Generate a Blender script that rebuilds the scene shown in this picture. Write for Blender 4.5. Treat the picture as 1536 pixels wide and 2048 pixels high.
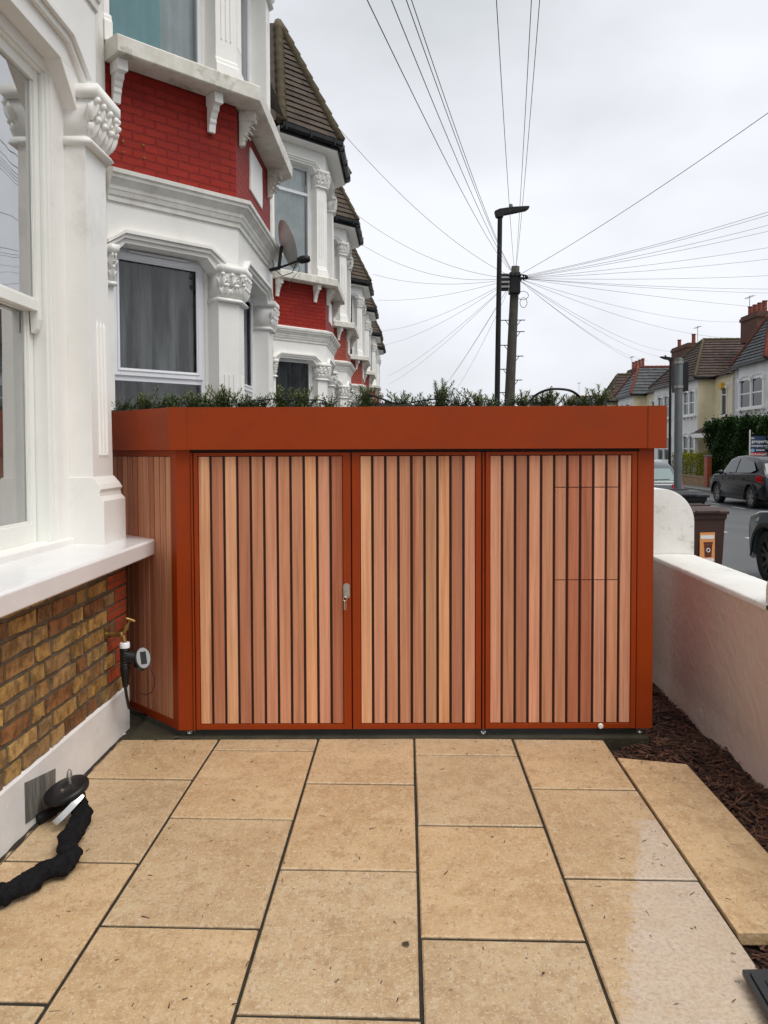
import bpy, bmesh, math, random
from mathutils import Vector, Matrix
R = math.radians
for o in list(bpy.data.objects): bpy.data.objects.remove(o)
SC = bpy.context.scene
COL = SC.collection
# ------------------------------------------------------------------ camera
FPX = 1600.0; H = 1.65; YAW = R(1.57); PITCH = R(2.0); ROLL = R(-0.2)
CXP = 768.0; CYP = 956.0
cd = bpy.data.cameras.new("camera"); cam = bpy.data.objects.new("camera", cd); COL.objects.link(cam)
cd.sensor_width = 36; cd.sensor_fit = 'AUTO'; cd.lens = FPX / 2048 * 36
cd.shift_y = -(1024 - CYP) / 2048; cd.clip_end = 3000; cd.clip_start = 0.05
CR = Matrix.Rotation(YAW, 3, 'Z') @ Matrix.Rotation(math.pi/2 - PITCH, 3, 'X') @ Matrix.Rotation(ROLL, 3, 'Z')
cam.matrix_world = Matrix.Translation((0, 0, H)) @ CR.to_4x4()
SC.camera = cam
def ray(px, py): return CR @ Vector(((px-CXP)/FPX, -(py-CYP)/FPX, -1))
def gz(px, py, z=0.0):
    r = ray(px, py); t = (z-H)/r.z; return Vector((0, 0, H)) + r*t
def gx(px, py, X):
    r = ray(px, py); return Vector((0, 0, H)) + r*(X/r.x)
def gy(px, py, Y):
    r = ray(px, py); return Vector((0, 0, H)) + r*(Y/r.y)
# ------------------------------------------------------------------ world, sun, exposure
w = bpy.data.worlds.new("World"); SC.world = w; w.use_nodes = True
nt = w.node_tree; nt.nodes.clear()
def N(t, ty, **k):
    n = t.nodes.new(ty)
    for a, b in k.items(): setattr(n, a, b)
    return n
sky = N(nt, 'ShaderNodeTexSky', sky_type='NISHITA', sun_disc=False)
sky.sun_elevation = R(58); sky.sun_rotation = R(128); sky.air_density = 1.5; sky.dust_density = 4
hs = N(nt, 'ShaderNodeHueSaturation'); hs.inputs['Saturation'].default_value = 0.25
tc = N(nt, 'ShaderNodeTexCoord'); mp = N(nt, 'ShaderNodeMapping'); mp.inputs['Scale'].default_value = (1.3, 1.3, 2.6)
nz = N(nt, 'ShaderNodeTexNoise'); nz.inputs['Scale'].default_value = 1.1; nz.inputs['Detail'].default_value = 5; nz.inputs['Roughness'].default_value = .5
rp = N(nt, 'ShaderNodeValToRGB')
rp.color_ramp.elements[0].position = .33; rp.color_ramp.elements[0].color = (3.75, 4.0, 4.15, 1)
rp.color_ramp.elements[1].position = .66; rp.color_ramp.elements[1].color = (6.7, 6.85, 7.3, 1)
mx = N(nt, 'ShaderNodeMix', data_type='RGBA'); mx.inputs[0].default_value = .9
bg = N(nt, 'ShaderNodeBackground'); bg.inputs[1].default_value = 0.1
wo = N(nt, 'ShaderNodeOutputWorld')
L = nt.links.new
L(sky.outputs[0], hs.inputs['Color']); L(tc.outputs['Generated'], mp.inputs[0]); L(mp.outputs[0], nz.inputs[0]); L(nz.outputs[0], rp.inputs[0])
L(hs.outputs[0], mx.inputs[6]); L(rp.outputs[0], mx.inputs[7]); L(mx.outputs[2], bg.inputs[0]); L(bg.outputs[0], wo.inputs[0])
sl = bpy.data.lights.new("sun", 'SUN'); sl.energy = 1.5; sl.angle = R(40); sl.color = (1, .96, .9)
so = bpy.data.objects.new("sun", sl); COL.objects.link(so)
# sun from behind the camera, to its right, high up
sd = Vector((math.sin(R(128))*math.cos(R(58)), math.cos(R(128))*math.cos(R(58)), math.sin(R(58))))
so.rotation_euler = sd.to_track_quat('Z', 'Y').to_euler()
SC.view_settings.view_transform = 'Standard'; SC.view_settings.look = 'None'; SC.view_settings.gamma = 1
SC.view_settings.exposure = 0.58
# ------------------------------------------------------------------ materials
MATS = {}
SPEC = {}
def mat(name, col, rough=.6, col2=None, scale=6, detail=5, lo=.35, hi=.65, bump=0, bscale=60, stretch=(1,1,1), coord='pos',
        metal=0, tint=False, dirt=None, dscale=1.5, dlo=.55, dhi=.75, spec=.5, coat=0, rough2=None, speck=None, speckscale=120):
    m = bpy.data.materials.new(name); m.use_nodes = True; t = m.node_tree; b = t.nodes['Principled BSDF']; l = t.links.new
    b.inputs['Roughness'].default_value = rough; b.inputs['Metallic'].default_value = metal
    b.inputs['Specular IOR Level'].default_value = spec; b.inputs['Coat Weight'].default_value = coat
    if coord == 'uv':
        src = N(t, 'ShaderNodeTexCoord').outputs['UV']
    elif coord == 'obj':
        src = N(t, 'ShaderNodeTexCoord').outputs['Object']
    else: src = N(t, 'ShaderNodeNewGeometry').outputs['Position']
    mp = N(t, 'ShaderNodeMapping'); mp.inputs['Scale'].default_value = stretch; l(src, mp.inputs[0]); src = mp.outputs[0]
    def noise(sc, de=5, ro=.6):
        n = N(t, 'ShaderNodeTexNoise'); n.inputs['Scale'].default_value = sc; n.inputs['Detail'].default_value = de; n.inputs['Roughness'].default_value = ro
        l(src, n.inputs[0]); return n.outputs[0]
    def rng(v, a, c, o0=0, o1=1):
        r = N(t, 'ShaderNodeMapRange'); r.inputs[1].default_value = a; r.inputs[2].default_value = c; r.inputs[3].default_value = o0; r.inputs[4].default_value = o1
        l(v, r.inputs[0]); return r.outputs[0]
    def mix(f, a, c, bt='MIX'):
        x = N(t, 'ShaderNodeMix', data_type='RGBA', blend_type=bt)
        if isinstance(f, (int, float)): x.inputs[0].default_value = f
        else: l(f, x.inputs[0])
        for i, v in ((6, a), (7, c)):
            if isinstance(v, tuple): x.inputs[i].default_value = (*v, 1)
            else: l(v, x.inputs[i])
        return x.outputs[2]
    c = tuple(col)
    if col2: c = mix(rng(noise(scale, detail), lo, hi), tuple(col), tuple(col2))
    if speck:
        c = mix(rng(noise(speckscale, 2, .5), .60, .68), c, tuple(speck))
    if tint:
        at = N(t, 'ShaderNodeVertexColor', layer_name='tint'); c = mix(1.0, c, at.outputs[0], 'MULTIPLY')
    if dirt: c = mix(rng(noise(dscale, 8, .7), dlo, dhi), c, tuple(dirt))
    if isinstance(c, tuple): b.inputs['Base Color'].default_value = (*c, 1)
    else: l(c, b.inputs['Base Color'])
    if rough2 is not None: l(rng(noise(scale*.7, 4), .4, .6, rough, rough2), b.inputs['Roughness'])
    if bump:
        bn = N(t, 'ShaderNodeBump'); bn.inputs['Strength'].default_value = 1; bn.inputs['Distance'].default_value = bump
        l(noise(bscale, 6, .65), bn.inputs['Height']); l(bn.outputs[0], b.inputs['Normal'])
    MATS[name] = m; return m
def brickmat(name, c1, c2, mortar, bw=.225, rh=.075, ms=.01, rough=.75, bump=.006, warp=.006, dirt=None, dscale=2.5, dlo=.5, dhi=.7, var=None, off=.5):
    m = bpy.data.materials.new(name); m.use_nodes = True; t = m.node_tree; b = t.nodes['Principled BSDF']; l = t.links.new
    b.inputs['Roughness'].default_value = rough
    uv = N(t, 'ShaderNodeTexCoord').outputs['UV']
    n = N(t, 'ShaderNodeTexNoise'); n.inputs['Scale'].default_value = 16; n.inputs['Detail'].default_value = 4; l(uv, n.inputs[0])
    vm = N(t, 'ShaderNodeVectorMath', operation='SUBTRACT'); l(n.outputs['Color'], vm.inputs[0]); vm.inputs[1].default_value = (.5, .5, .5)
    vs = N(t, 'ShaderNodeVectorMath', operation='SCALE'); l(vm.outputs[0], vs.inputs[0]); vs.inputs['Scale'].default_value = warp*2
    va = N(t, 'ShaderNodeVectorMath', operation='ADD'); l(uv, va.inputs[0]); l(vs.outputs[0], va.inputs[1])
    br = N(t, 'ShaderNodeTexBrick'); br.offset = off; l(va.outputs[0], br.inputs[0])
    br.inputs['Color1'].default_value = (*c1, 1); br.inputs['Color2'].default_value = (*c2, 1); br.inputs['Mortar'].default_value = (*mortar, 1)
    br.inputs['Scale'].default_value = 1; br.inputs['Brick Width'].default_value = bw; br.inputs['Row Height'].default_value = rh
    br.inputs['Mortar Size'].default_value = ms; br.inputs['Mortar Smooth'].default_value = .25; br.inputs['Bias'].default_value = 0
    c = br.outputs[0]
    if var:
        n2 = N(t, 'ShaderNodeTexNoise'); n2.inputs['Scale'].default_value = 30; n2.inputs['Detail'].default_value = 6; n2.inputs['Roughness'].default_value = .7; l(uv, n2.inputs[0])
        mr = N(t, 'ShaderNodeMapRange'); mr.inputs[1].default_value = .45; mr.inputs[2].default_value = .7; l(n2.outputs[0], mr.inputs[0])
        x = N(t, 'ShaderNodeMix', data_type='RGBA'); l(mr.outputs[0], x.inputs[0]); l(c, x.inputs[6]); x.inputs[7].default_value = (*var, 1); c = x.outputs[2]
    if dirt:
        n2 = N(t, 'ShaderNodeTexNoise'); n2.inputs['Scale'].default_value = dscale; n2.inputs['Detail'].default_value = 8; l(uv, n2.inputs[0])
        mr = N(t, 'ShaderNodeMapRange'); mr.inputs[1].default_value = dlo; mr.inputs[2].default_value = dhi; l(n2.outputs[0], mr.inputs[0])
        x = N(t, 'ShaderNodeMix', data_type='RGBA'); l(mr.outputs[0], x.inputs[0]); l(c, x.inputs[6]); x.inputs[7].default_value = (*dirt, 1); c = x.outputs[2]
    l(c, b.inputs['Base Color'])
    n3 = N(t, 'ShaderNodeTexNoise'); n3.inputs['Scale'].default_value = 90; n3.inputs['Detail'].default_value = 5; l(uv, n3.inputs[0])
    ma = N(t, 'ShaderNodeMath', operation='MULTIPLY_ADD'); l(n3.outputs[0], ma.inputs[0]); ma.inputs[1].default_value = .4
    inv = N(t, 'ShaderNodeMath', operation='SUBTRACT'); inv.inputs[0].default_value = 1; l(br.outputs['Fac'], inv.inputs[1]); l(inv.outputs[0], ma.inputs[2])
    bn = N(t, 'ShaderNodeBump'); bn.inputs['Strength'].default_value = 1; bn.inputs['Distance'].default_value = bump; l(ma.outputs[0], bn.inputs['Height']); l(bn.outputs[0], b.inputs['Normal'])
    MATS[name] = m; return m
def glassmat(name, tint, refl=.25, rough=0.0):
    m = bpy.data.materials.new(name); m.use_nodes = True; t = m.node_tree; t.nodes.clear(); l = t.links.new
    tr = N(t, 'ShaderNodeBsdfTransparent'); tr.inputs[0].default_value = (*tint, 1)
    gl = N(t, 'ShaderNodeBsdfGlossy'); gl.inputs['Roughness'].default_value = rough
    fr = N(t, 'ShaderNodeFresnel'); fr.inputs[0].default_value = 1.5
    ma = N(t, 'ShaderNodeMath', operation='ADD'); ma.inputs[1].default_value = refl; ma.use_clamp = True
    ms = N(t, 'ShaderNodeMixShader'); ou = N(t, 'ShaderNodeOutputMaterial')
    geo = N(t, 'ShaderNodeNewGeometry'); nn = N(t, 'ShaderNodeTexNoise'); nn.inputs['Scale'].default_value = 1.7; l(geo.outputs[0], nn.inputs[0])
    bn = N(t, 'ShaderNodeBump'); bn.inputs['Distance'].default_value = .01; bn.inputs['Strength'].default_value = .25; l(nn.outputs[0], bn.inputs['Height']); l(bn.outputs[0], gl.inputs['Normal'])
    l(fr.outputs[0], ma.inputs[0]); l(ma.outputs[0], ms.inputs[0]); l(tr.outputs[0], ms.inputs[1]); l(gl.outputs[0], ms.inputs[2]); l(ms.outputs[0], ou.inputs[0])
    MATS[name] = m; return m
mat('white_paint', (.85,.84,.81), .42, (.80,.79,.755), 3, bump=.0012, bscale=70, dirt=(.5,.48,.43), dlo=.60, dhi=.95)
mat('gloss_white', (.82,.82,.82), .12, (.76,.76,.77), 4, bump=.0012, bscale=40, spec=.7, dirt=(.5,.48,.46), dlo=.66, dhi=.9, dscale=9)
mat('plinth_paint', (.76,.76,.76), .5, (.68,.68,.67), 5, bump=.002, bscale=30, dirt=(.22,.2,.17), dscale=14, dlo=.66, dhi=.74)
mat('old_sill', (.76,.74,.68), .7, (.62,.60,.53), 7, bump=.003, bscale=50, dirt=(.25,.24,.19), dscale=5, dlo=.54, dhi=.72)
mat('cornice_paint', (.80,.79,.755), .6, (.68,.66,.61), 6, bump=.002, bscale=60, dirt=(.5,.48,.43), dscale=6, dlo=.55, dhi=.9)
mat('upvc', (.78,.79,.83), .25, (.74,.75,.79), 3)
mat('timber_white', (.82,.83,.79), .35, (.78,.79,.75), 3, bump=.0005)
brickmat('red_brick', (.32,.020,.007), (.25,.014,.006), (.19,.010,.005), ms=.010, bump=.02, rough=.6, warp=.012, dirt=(.19,.006,.005), dlo=.5, dhi=.8, var=(.30,.012,.008))
MATS['red_brick'].node_tree.nodes['Principled BSDF'].inputs['Specular IOR Level'].default_value = .25
brickmat('orange_brick', (.36,.06,.03), (.30,.045,.025), (.25,.05,.03), ms=.012, bump=.01, rough=.6)
brickmat('stock_brick', (.46,.25,.07), (.20,.095,.04), (.085,.065,.045), bw=.165, rh=.083, ms=.019, bump=.02, warp=.02, rough=.55, var=(.13,.055,.028), dirt=(.08,.055,.03), dscale=5, dlo=.5, dhi=.76, off=.37)
brickmat('quoin_brick', (.42,.075,.025), (.34,.05,.018), (.20,.10,.06), bw=.8, rh=.083, ms=.006, bump=.006, rough=.5, var=(.24,.04,.02))
brickmat('chimney_brick', (.16,.06,.035), (.09,.04,.03), (.06,.05,.04), rough=.9)
brickmat('garden_brick', (.42,.27,.14), (.30,.18,.10), (.22,.18,.13), rough=.9)
mat('roof_tile', (.048,.033,.025), .85, (.078,.055,.040), 9, bump=.006, bscale=40, tint=True, dirt=(.075,.072,.045), dscale=4, dlo=.5, dhi=.8)
mat('slate', (.055,.06,.066), .6, (.085,.09,.098), 5, tint=True, dirt=(.10,.105,.09), dscale=.8)
mat('brown_tile', (.05,.030,.025), .8, (.075,.045,.036), 5, tint=True)
mat('hip_tile', (.085,.068,.038), .9, (.13,.105,.06), 6, bump=.01, bscale=20, dirt=(.07,.055,.04))
mat('black_plastic', (.008,.008,.009), .4, (.014,.014,.015), 8, spec=.3)
mat('black_metal', (.010,.010,.011), .5, (.016,.016,.017), 6, spec=.25)
mat('wire_grey', (.05,.05,.055), .6)
mat('grey_metal', (.075,.085,.09), .5, (.095,.105,.11), 5)
mat('pole_wood', (.085,.075,.062), .9, (.045,.04,.034), 8, stretch=(6,6,.6), bump=.01, bscale=12)
mat('interior', (.035,.033,.03), .9)
mat('curtain_white', (.86,.89,.88), .9, (.66,.70,.69), 3)
mat('curtain_teal', (.36,.72,.74), .9, (.30,.64,.67), 3)
mat('curtain_fold_shading', (.30,.31,.31), .9, (.03,.033,.033), 3.5, stretch=(2.2,2.2,.22), lo=.42, hi=.6)  # grey curtain; vertical pale and dark streaks paint its lit and shaded folds
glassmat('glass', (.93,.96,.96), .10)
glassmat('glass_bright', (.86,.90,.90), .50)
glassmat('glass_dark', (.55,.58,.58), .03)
mat('shed_paint', (.30,.041,.004), .38, (.275,.036,.0035), 2.5, bump=.0004, bscale=300, spec=.2, dirt=(.24,.038,.009), dscale=5, dlo=.5, dhi=.8, rough2=.55)
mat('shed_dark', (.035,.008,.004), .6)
mat('wood', (.60,.285,.165), .6, (.44,.185,.098), 1.0, lo=.34, hi=.66, detail=12, stretch=(60,60,1.6), tint=True, bump=.0016, bscale=2.2, dirt=(.36,.125,.065), dscale=.16, dlo=.56, dhi=.70, coord='obj', spec=.25)
mat('hardware', (.55,.53,.5), .25, metal=.9)
mat('steel', (.62,.62,.6), .22, (.5,.5,.48), 20, metal=.9)
mat('brass', (.42,.28,.09), .35, (.25,.16,.06), 30, metal=.8)
mat('soil', (.020,.014,.010), .95, (.045,.030,.020), 40, bump=.01, bscale=60)
mat('rosemary_leaf', (.12,.155,.055), .6, (.20,.25,.12), 25, tint=True)
mat('rosemary_stem', (.09,.07,.04), .8)
mat('ground_leaf', (.022,.045,.014), .55, (.045,.075,.025), 20, tint=True)
mat('hedge_leaf', (.012,.030,.007), .6, (.028,.060,.014), 2, tint=True, spec=.12)
mat('yellow_leaf', (.26,.25,.02), .6, (.16,.18,.025), 2, tint=True, spec=.15)
mat('bark', (.06,.045,.03), .9)
mat('mulch', (.05,.02,.012), .8, (.10,.045,.024), 15, tint=True)
mat('mulch_base', (.022,.011,.007), .9, (.05,.024,.014), 50, bump=.02, bscale=60)
mat('joint', (.045,.040,.032), .9, (.03,.027,.022), 30, spec=.1, bump=.003, bscale=90)
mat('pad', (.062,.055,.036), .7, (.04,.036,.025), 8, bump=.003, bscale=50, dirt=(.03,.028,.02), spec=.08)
mat('asphalt', (.085,.09,.092), .55, (.06,.063,.065), .7, bump=.003, bscale=150, speck=(.14,.14,.14), speckscale=60)
mat('pavement_slab', (.17,.165,.155), .7, (.12,.115,.11), 2, bump=.002)
mat('kerb', (.22,.215,.2), .8, (.16,.155,.15), 3)
mat('road_paint', (.62,.62,.6), .6, (.45,.45,.44), 8)
mat('render_pink', (.68,.545,.485), .5, (.60,.465,.41), 2.2, bump=.006, bscale=26, dirt=(.70,.63,.55), dscale=1.1, dlo=.42, dhi=.72)
mat('wall_white', (.80,.79,.75), .45, (.72,.71,.66), 4, bump=.003, bscale=25, dirt=(.42,.42,.33), dscale=10, dlo=.58, dhi=.80)
mat('ground_mat', (.07,.07,.06), .9, (.05,.05,.045), .5)
mat('fabric', (.006,.006,.007), .9, (.012,.012,.014), 40, bump=.003, bscale=120, spec=.12)
mat('cement', (.20,.195,.175), .9, (.08,.078,.068), 10, stretch=(4,4,.6), bump=.004, bscale=20)
mat('bin_brown', (.045,.022,.018), .42, (.055,.028,.022), 5)
mat('bin_black', (.014,.015,.017), .4, (.022,.023,.025), 5)
mat('label_orange', (.72,.30,.10), .5); mat('label_brown', (.12,.03,.015), .5); mat('label_white', (.75,.75,.75), .5)
mat('sign_navy', (.025,.045,.10), .4); mat('sign_red', (.62,.02,.04), .4); mat('sign_white', (.85,.85,.85), .5); mat('sign_blue', (.20,.42,.62), .4)
mat('car_black', (.008,.009,.013), .25, spec=.4, coat=.35); mat('car_grey', (.055,.07,.08), .22, spec=.6, coat=.8); mat('car_slate', (.075,.10,.12), .22, coat=.7)
mat('car_glass', (.02,.03,.03), .05, spec=.6); mat('car_glass_pale', (.20,.27,.26), .06, spec=.9)
mat('tail_red', (.55,.01,.015), .2, coat=.5); mat('lamp_clear', (.6,.6,.62), .1, spec=.8)
mat('rubber', (.012,.012,.012), .75); mat('alloy', (.33,.32,.31), .3, metal=.7); mat('alloy_dark', (.06,.06,.06), .4, metal=.4)
mat('cream_render', (.78,.70,.49), .8, (.70,.62,.42), 1.5, dirt=(.42,.36,.25), dscale=.8)
mat('white_render', (.80,.80,.79), .8, (.70,.70,.70), 1.5, dirt=(.45,.44,.42), dscale=.8)
mat('lilac_render', (.60,.61,.68), .8, (.53,.54,.60), 1.5)
mat('pot_clay', (.26,.06,.035), .8, (.18,.045,.03), 5)
mat('alarm_yellow', (.75,.42,.03), .5)
mat('dish_grey', (.46,.45,.44), .7, (.38,.37,.36), 8, spec=.2)
mat('sandstone', (.60,.42,.24), .5)   # replaced below by the paving material
def pavingmat():
    m = MATS['sandstone']; t = m.node_tree; t.nodes.clear(); l = t.links.new
    b = N(t, 'ShaderNodeBsdfPrincipled'); o = N(t, 'ShaderNodeOutputMaterial'); l(b.outputs[0], o.inputs[0])
    g = N(t, 'ShaderNodeNewGeometry').outputs['Position']
    def noise(sc, de=6, ro=.6, st=None, typ=None):
        s = g
        if st: q = N(t, 'ShaderNodeMapping'); q.inputs['Scale'].default_value = st; l(g, q.inputs[0]); s = q.outputs[0]
        n = N(t, 'ShaderNodeTexNoise'); n.inputs['Scale'].default_value = sc; n.inputs['Detail'].default_value = de; n.inputs['Roughness'].default_value = ro; l(s, n.inputs[0]); return n.outputs[0]
    def rng(v, a, c, o0=0, o1=1):
        r = N(t, 'ShaderNodeMapRange'); r.inputs[1].default_value = a; r.inputs[2].default_value = c; r.inputs[3].default_value = o0; r.inputs[4].default_value = o1
        l(v, r.inputs[0]); return r.outputs[0]
    def mix(f, a, c, bt='MIX'):
        x = N(t, 'ShaderNodeMix', data_type='RGBA', blend_type=bt)
        if isinstance(f, (int, float)): x.inputs[0].default_value = f
        else: l(f, x.inputs[0])
        for i, v in ((6, a), (7, c)):
            if isinstance(v, tuple): x.inputs[i].default_value = (*v, 1)
            else: l(v, x.inputs[i])
        return x.outputs[2]
    c = mix(rng(noise(2.2), .38, .62), (.455,.31,.17), (.53,.375,.215))
    c = mix(rng(noise(9, 8, .7), .48, .66), c, (.38,.245,.13))
    c = mix(rng(noise(24, 6, .75, (1,.6,1)), .50, .62), c, (.53,.40,.25))
    c = mix(rng(noise(55, 4, .7), .55, .66), c, (.58,.46,.31))
    c = mix(rng(noise(70, 4, .65, (1,.55,1)), .57, .64), c, (.35,.235,.14))
    c = mix(rng(noise(160, 2, .5), .62, .70), c, (.66,.55,.38))
    at = N(t, 'ShaderNodeVertexColor', layer_name='tint'); c = mix(1.0, c, at.outputs[0], 'MULTIPLY')
    # pale dried area with a ragged edge along the right-hand column of slabs
    sp = N(t, 'ShaderNodeSeparateXYZ'); l(g, sp.inputs[0])
    n1 = N(t, 'ShaderNodeMath', operation='MULTIPLY_ADD'); l(noise(22, 6, .75), n1.inputs[0]); n1.inputs[1].default_value = .24
    yy = N(t, 'ShaderNodeMath', operation='MULTIPLY_ADD'); l(sp.outputs[1], yy.inputs[0]); yy.inputs[1].default_value = -.327; l(sp.outputs[0], yy.inputs[2]); l(yy.outputs[0], n1.inputs[2])
    mA = rng(n1.outputs[0], DRY_X0+.10, DRY_X0+.135)
    n2 = N(t, 'ShaderNodeMath', operation='MULTIPLY_ADD'); l(noise(14, 6, .7), n2.inputs[0]); n2.inputs[1].default_value = .16; l(sp.outputs[1], n2.inputs[2])
    mB = rng(n2.outputs[0], DRY_Y1+.08, DRY_Y1+.11, 1, 0)
    mu = N(t, 'ShaderNodeMath', operation='MULTIPLY'); l(mA, mu.inputs[0]); l(mB, mu.inputs[1])
    sx = N(t, 'ShaderNodeMath', operation='LESS_THAN'); l(sp.outputs[0], sx.inputs[0]); sx.inputs[1].default_value = DRY_X1
    mu2 = N(t, 'ShaderNodeMath', operation='MULTIPLY'); l(mu.outputs[0], mu2.inputs[0]); l(sx.outputs[0], mu2.inputs[1])
    mk = N(t, 'ShaderNodeMath', operation='MULTIPLY'); l(mu2.outputs[0], mk.inputs[0]); l(rng(noise(7, 8, .75), .3, .62, .45, .85), mk.inputs[1])
    pale = mix(rng(noise(60, 5, .7), .45, .65), (.60,.51,.42), (.42,.33,.25))
    c = mix(mk.outputs[0], c, pale)
    l(c, b.inputs['Base Color'])
    l(rng(noise(2.2), .4, .6, .30, .55), b.inputs['Roughness'])
    bn = N(t, 'ShaderNodeBump'); bn.inputs['Distance'].default_value = .004; l(noise(45, 8, .7), bn.inputs['Height']); l(bn.outputs[0], b.inputs['Normal'])
# ------------------------------------------------------------------ mesh helpers
class MB:
    def __init__(s): s.v = []; s.f = []; s.m = []; s.t = []; s.cm = 0; s.ct = (1,1,1); s.usetint = False
    def face(s, pts, tint=None):
        b = len(s.v); s.v += [Vector(p) for p in pts]; s.f.append(tuple(range(b, b+len(pts)))); s.m.append(s.cm)
        s.t.append(tint or s.ct); s.usetint |= tint is not None
    def raw(s, vs, fs, tint=None):
        b = len(s.v); s.v += [Vector(p) for p in vs]
        for f in fs: s.f.append(tuple(b+i for i in f)); s.m.append(s.cm); s.t.append(tint or s.ct)
        s.usetint |= tint is not None
    def box(s, x0, x1, y0, y1, z0, z1, tint=None, M=None):
        vs = [Vector((x, y, z)) for z in (z0, z1) for y in (y0, y1) for x in (x0, x1)]
        if M: vs = [M @ v for v in vs]
        s.raw(vs, [(0,2,3,1),(4,5,7,6),(0,1,5,4),(2,6,7,3),(0,4,6,2),(1,3,7,5)], tint)
    def prism(s, poly, d, tint=None):
        """extrude polygon (list of 3d points) by vector d"""
        n = len(poly); d = Vector(d); vs = [Vector(p) for p in poly]; vs += [p+d for p in vs]
        s.raw(vs, [tuple(range(n))[::-1], tuple(range(n, 2*n))] + [(i, (i+1) % n, n+(i+1) % n, n+i) for i in range(n)], tint)
    def tube(s, pts, r, seg=8, tint=None, cap=True, flat=1.0):
        pts = [Vector(p) for p in pts]; n = len(pts); rs = r if isinstance(r, (list, tuple)) else [r]*n
        vs = []; up = None
        for i, p in enumerate(pts):
            t = (pts[min(i+1, n-1)] - pts[max(i-1, 0)]).normalized()
            if up is None: up = Vector((0,0,1)) if abs(t.z) < .9 else Vector((1,0,0))
            a = t.cross(up)
            if a.length < 1e-4: a = t.cross(Vector((0,1,0)))
            a.normalize(); b2 = a.cross(t).normalized(); up = b2
            for k in range(seg):
                an = 2*math.pi*k/seg; vs.append(p + a*math.cos(an)*rs[i] + b2*math.sin(an)*rs[i]*flat)
        fs = [(i*seg+k, i*seg+(k+1) % seg, (i+1)*seg+(k+1) % seg, (i+1)*seg+k) for i in range(n-1) for k in range(seg)]
        if cap: fs += [tuple(range(seg))[::-1], tuple((n-1)*seg+k for k in range(seg))]
        s.raw(vs, fs, tint)
    def ball(s, c, r, seg=8, rings=6, M=None, tint=None):
        c = Vector(c); r = Vector(r) if not isinstance(r, (int, float)) else Vector((r,r,r)); vs = []; fs = []
        for i in range(rings+1):
            th = math.pi*i/rings
            for k in range(seg):
                ph = 2*math.pi*k/seg; v = Vector((math.sin(th)*math.cos(ph)*r.x, math.sin(th)*math.sin(ph)*r.y, math.cos(th)*r.z))
                vs.append(c + (M @ v if M else v))
        for i in range(rings):
            for k in range(seg): fs.append((i*seg+k, (i+1)*seg+k, (i+1)*seg+(k+1) % seg, i*seg+(k+1) % seg))
        s.raw(vs, fs, tint)
    def sweep(s, path, prof, z_up=True, closed=False, side=1, caps=True, tint=None):
        """sweep closed profile [(w,z)] along 2D polyline with mitres; w = offset to the left normal*side"""
        P = [Vector((p[0], p[1])) for p in path]; n = len(P); rows = []
        for i in range(n):
            if i > 0: d0 = (P[i]-P[i-1]).normalized()
            if i < n-1: d1 = (P[i+1]-P[i]).normalized()
            if i == 0: d0 = d1
            if i == n-1: d1 = d0
            n0 = Vector((d0.y, -d0.x))*side; n1 = Vector((d1.y, -d1.x))*side
            m = (n0+n1).normalized(); k = 1/max(.3, m.dot(n0))
            rows.append([(P[i].x+m.x*k*w_, P[i].y+m.y*k*w_, z_) for w_, z_ in prof])
        q = len(prof); vs = [v for r_ in rows for v in r_]
        fs = [(i*q+k, i*q+(k+1) % q, (i+1)*q+(k+1) % q, (i+1)*q+k) for i in range(n-1) for k in range(q)]
        if side > 0: fs = [f[::-1] for f in fs]
        if caps:
            a = tuple(range(q)); b = tuple((n-1)*q+k for k in range(q)); fs += [a, b[::-1]]
        s.raw(vs, fs, tint)
    def build(s, name, mats, parent=None, smooth=False, fix=True, bevel=0, uv=True, origin=None, seg=2):
        if not isinstance(mats, (list, tuple)): mats = [mats]
        o3 = Vector(origin) if origin else None
        if o3 is None and parent is not None: o3 = world_loc(parent)
        if o3 is None: o3 = Vector((0,0,0))
        me = bpy.data.meshes.new(name); me.from_pydata([v-o3 for v in s.v], [], s.f); me.update()
        for m_ in mats: me.materials.append(MATS[m_] if isinstance(m_, str) else m_)
        me.polygons.foreach_set('material_index', s.m)
        if s.usetint or any(MATS.get(m_) and m_ in TINTED for m_ in mats if isinstance(m_, str)):
            ca = me.color_attributes.new('tint', 'FLOAT_COLOR', 'CORNER'); i = 0; arr = []
            for p, t in zip(me.polygons, s.t): arr += [t[0], t[1], t[2], 1.0]*p.loop_total
            ca.data.foreach_set('color', arr)
        if fix or bevel or uv:
            bm = bmesh.new(); bm.from_mesh(me)
            if fix: bmesh.ops.recalc_face_normals(bm, faces=bm.faces)
            if bevel:
                bmesh.ops.remove_doubles(bm, verts=bm.verts, dist=1e-5)
                es = [e for e in bm.edges if len(e.link_faces) == 2 and e.calc_face_angle(0) > .5]
                bmesh.ops.bevel(bm, geom=es, offset=bevel, segments=seg, affect='EDGES', profile=.6, clamp_overlap=True)
            if uv:
                ul = bm.loops.layers.uv.new('UVMap')
                for f in bm.faces:
                    n_ = f.normal
                    if abs(n_.z) > .92:
                        for l_ in f.loops: l_[ul].uv = (l_.vert.co.x, l_.vert.co.y)
                    else:
                        tx = Vector((-n_.y, n_.x, 0)).normalized(); ty = n_.cross(tx)
                        if ty.z < 0: ty = -ty
                        for l_ in f.loops: l_[ul].uv = (l_.vert.co.dot(tx), l_.vert.co.dot(ty))
            bm.to_mesh(me); bm.free()
        if smooth:
            me.polygons.foreach_set('use_smooth', [True]*len(me.polygons))
            if bevel or smooth == 'angle':
                me.set_sharp_from_angle(angle=R(40))
        o = bpy.data.objects.new(name, me); COL.objects.link(o)
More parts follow.
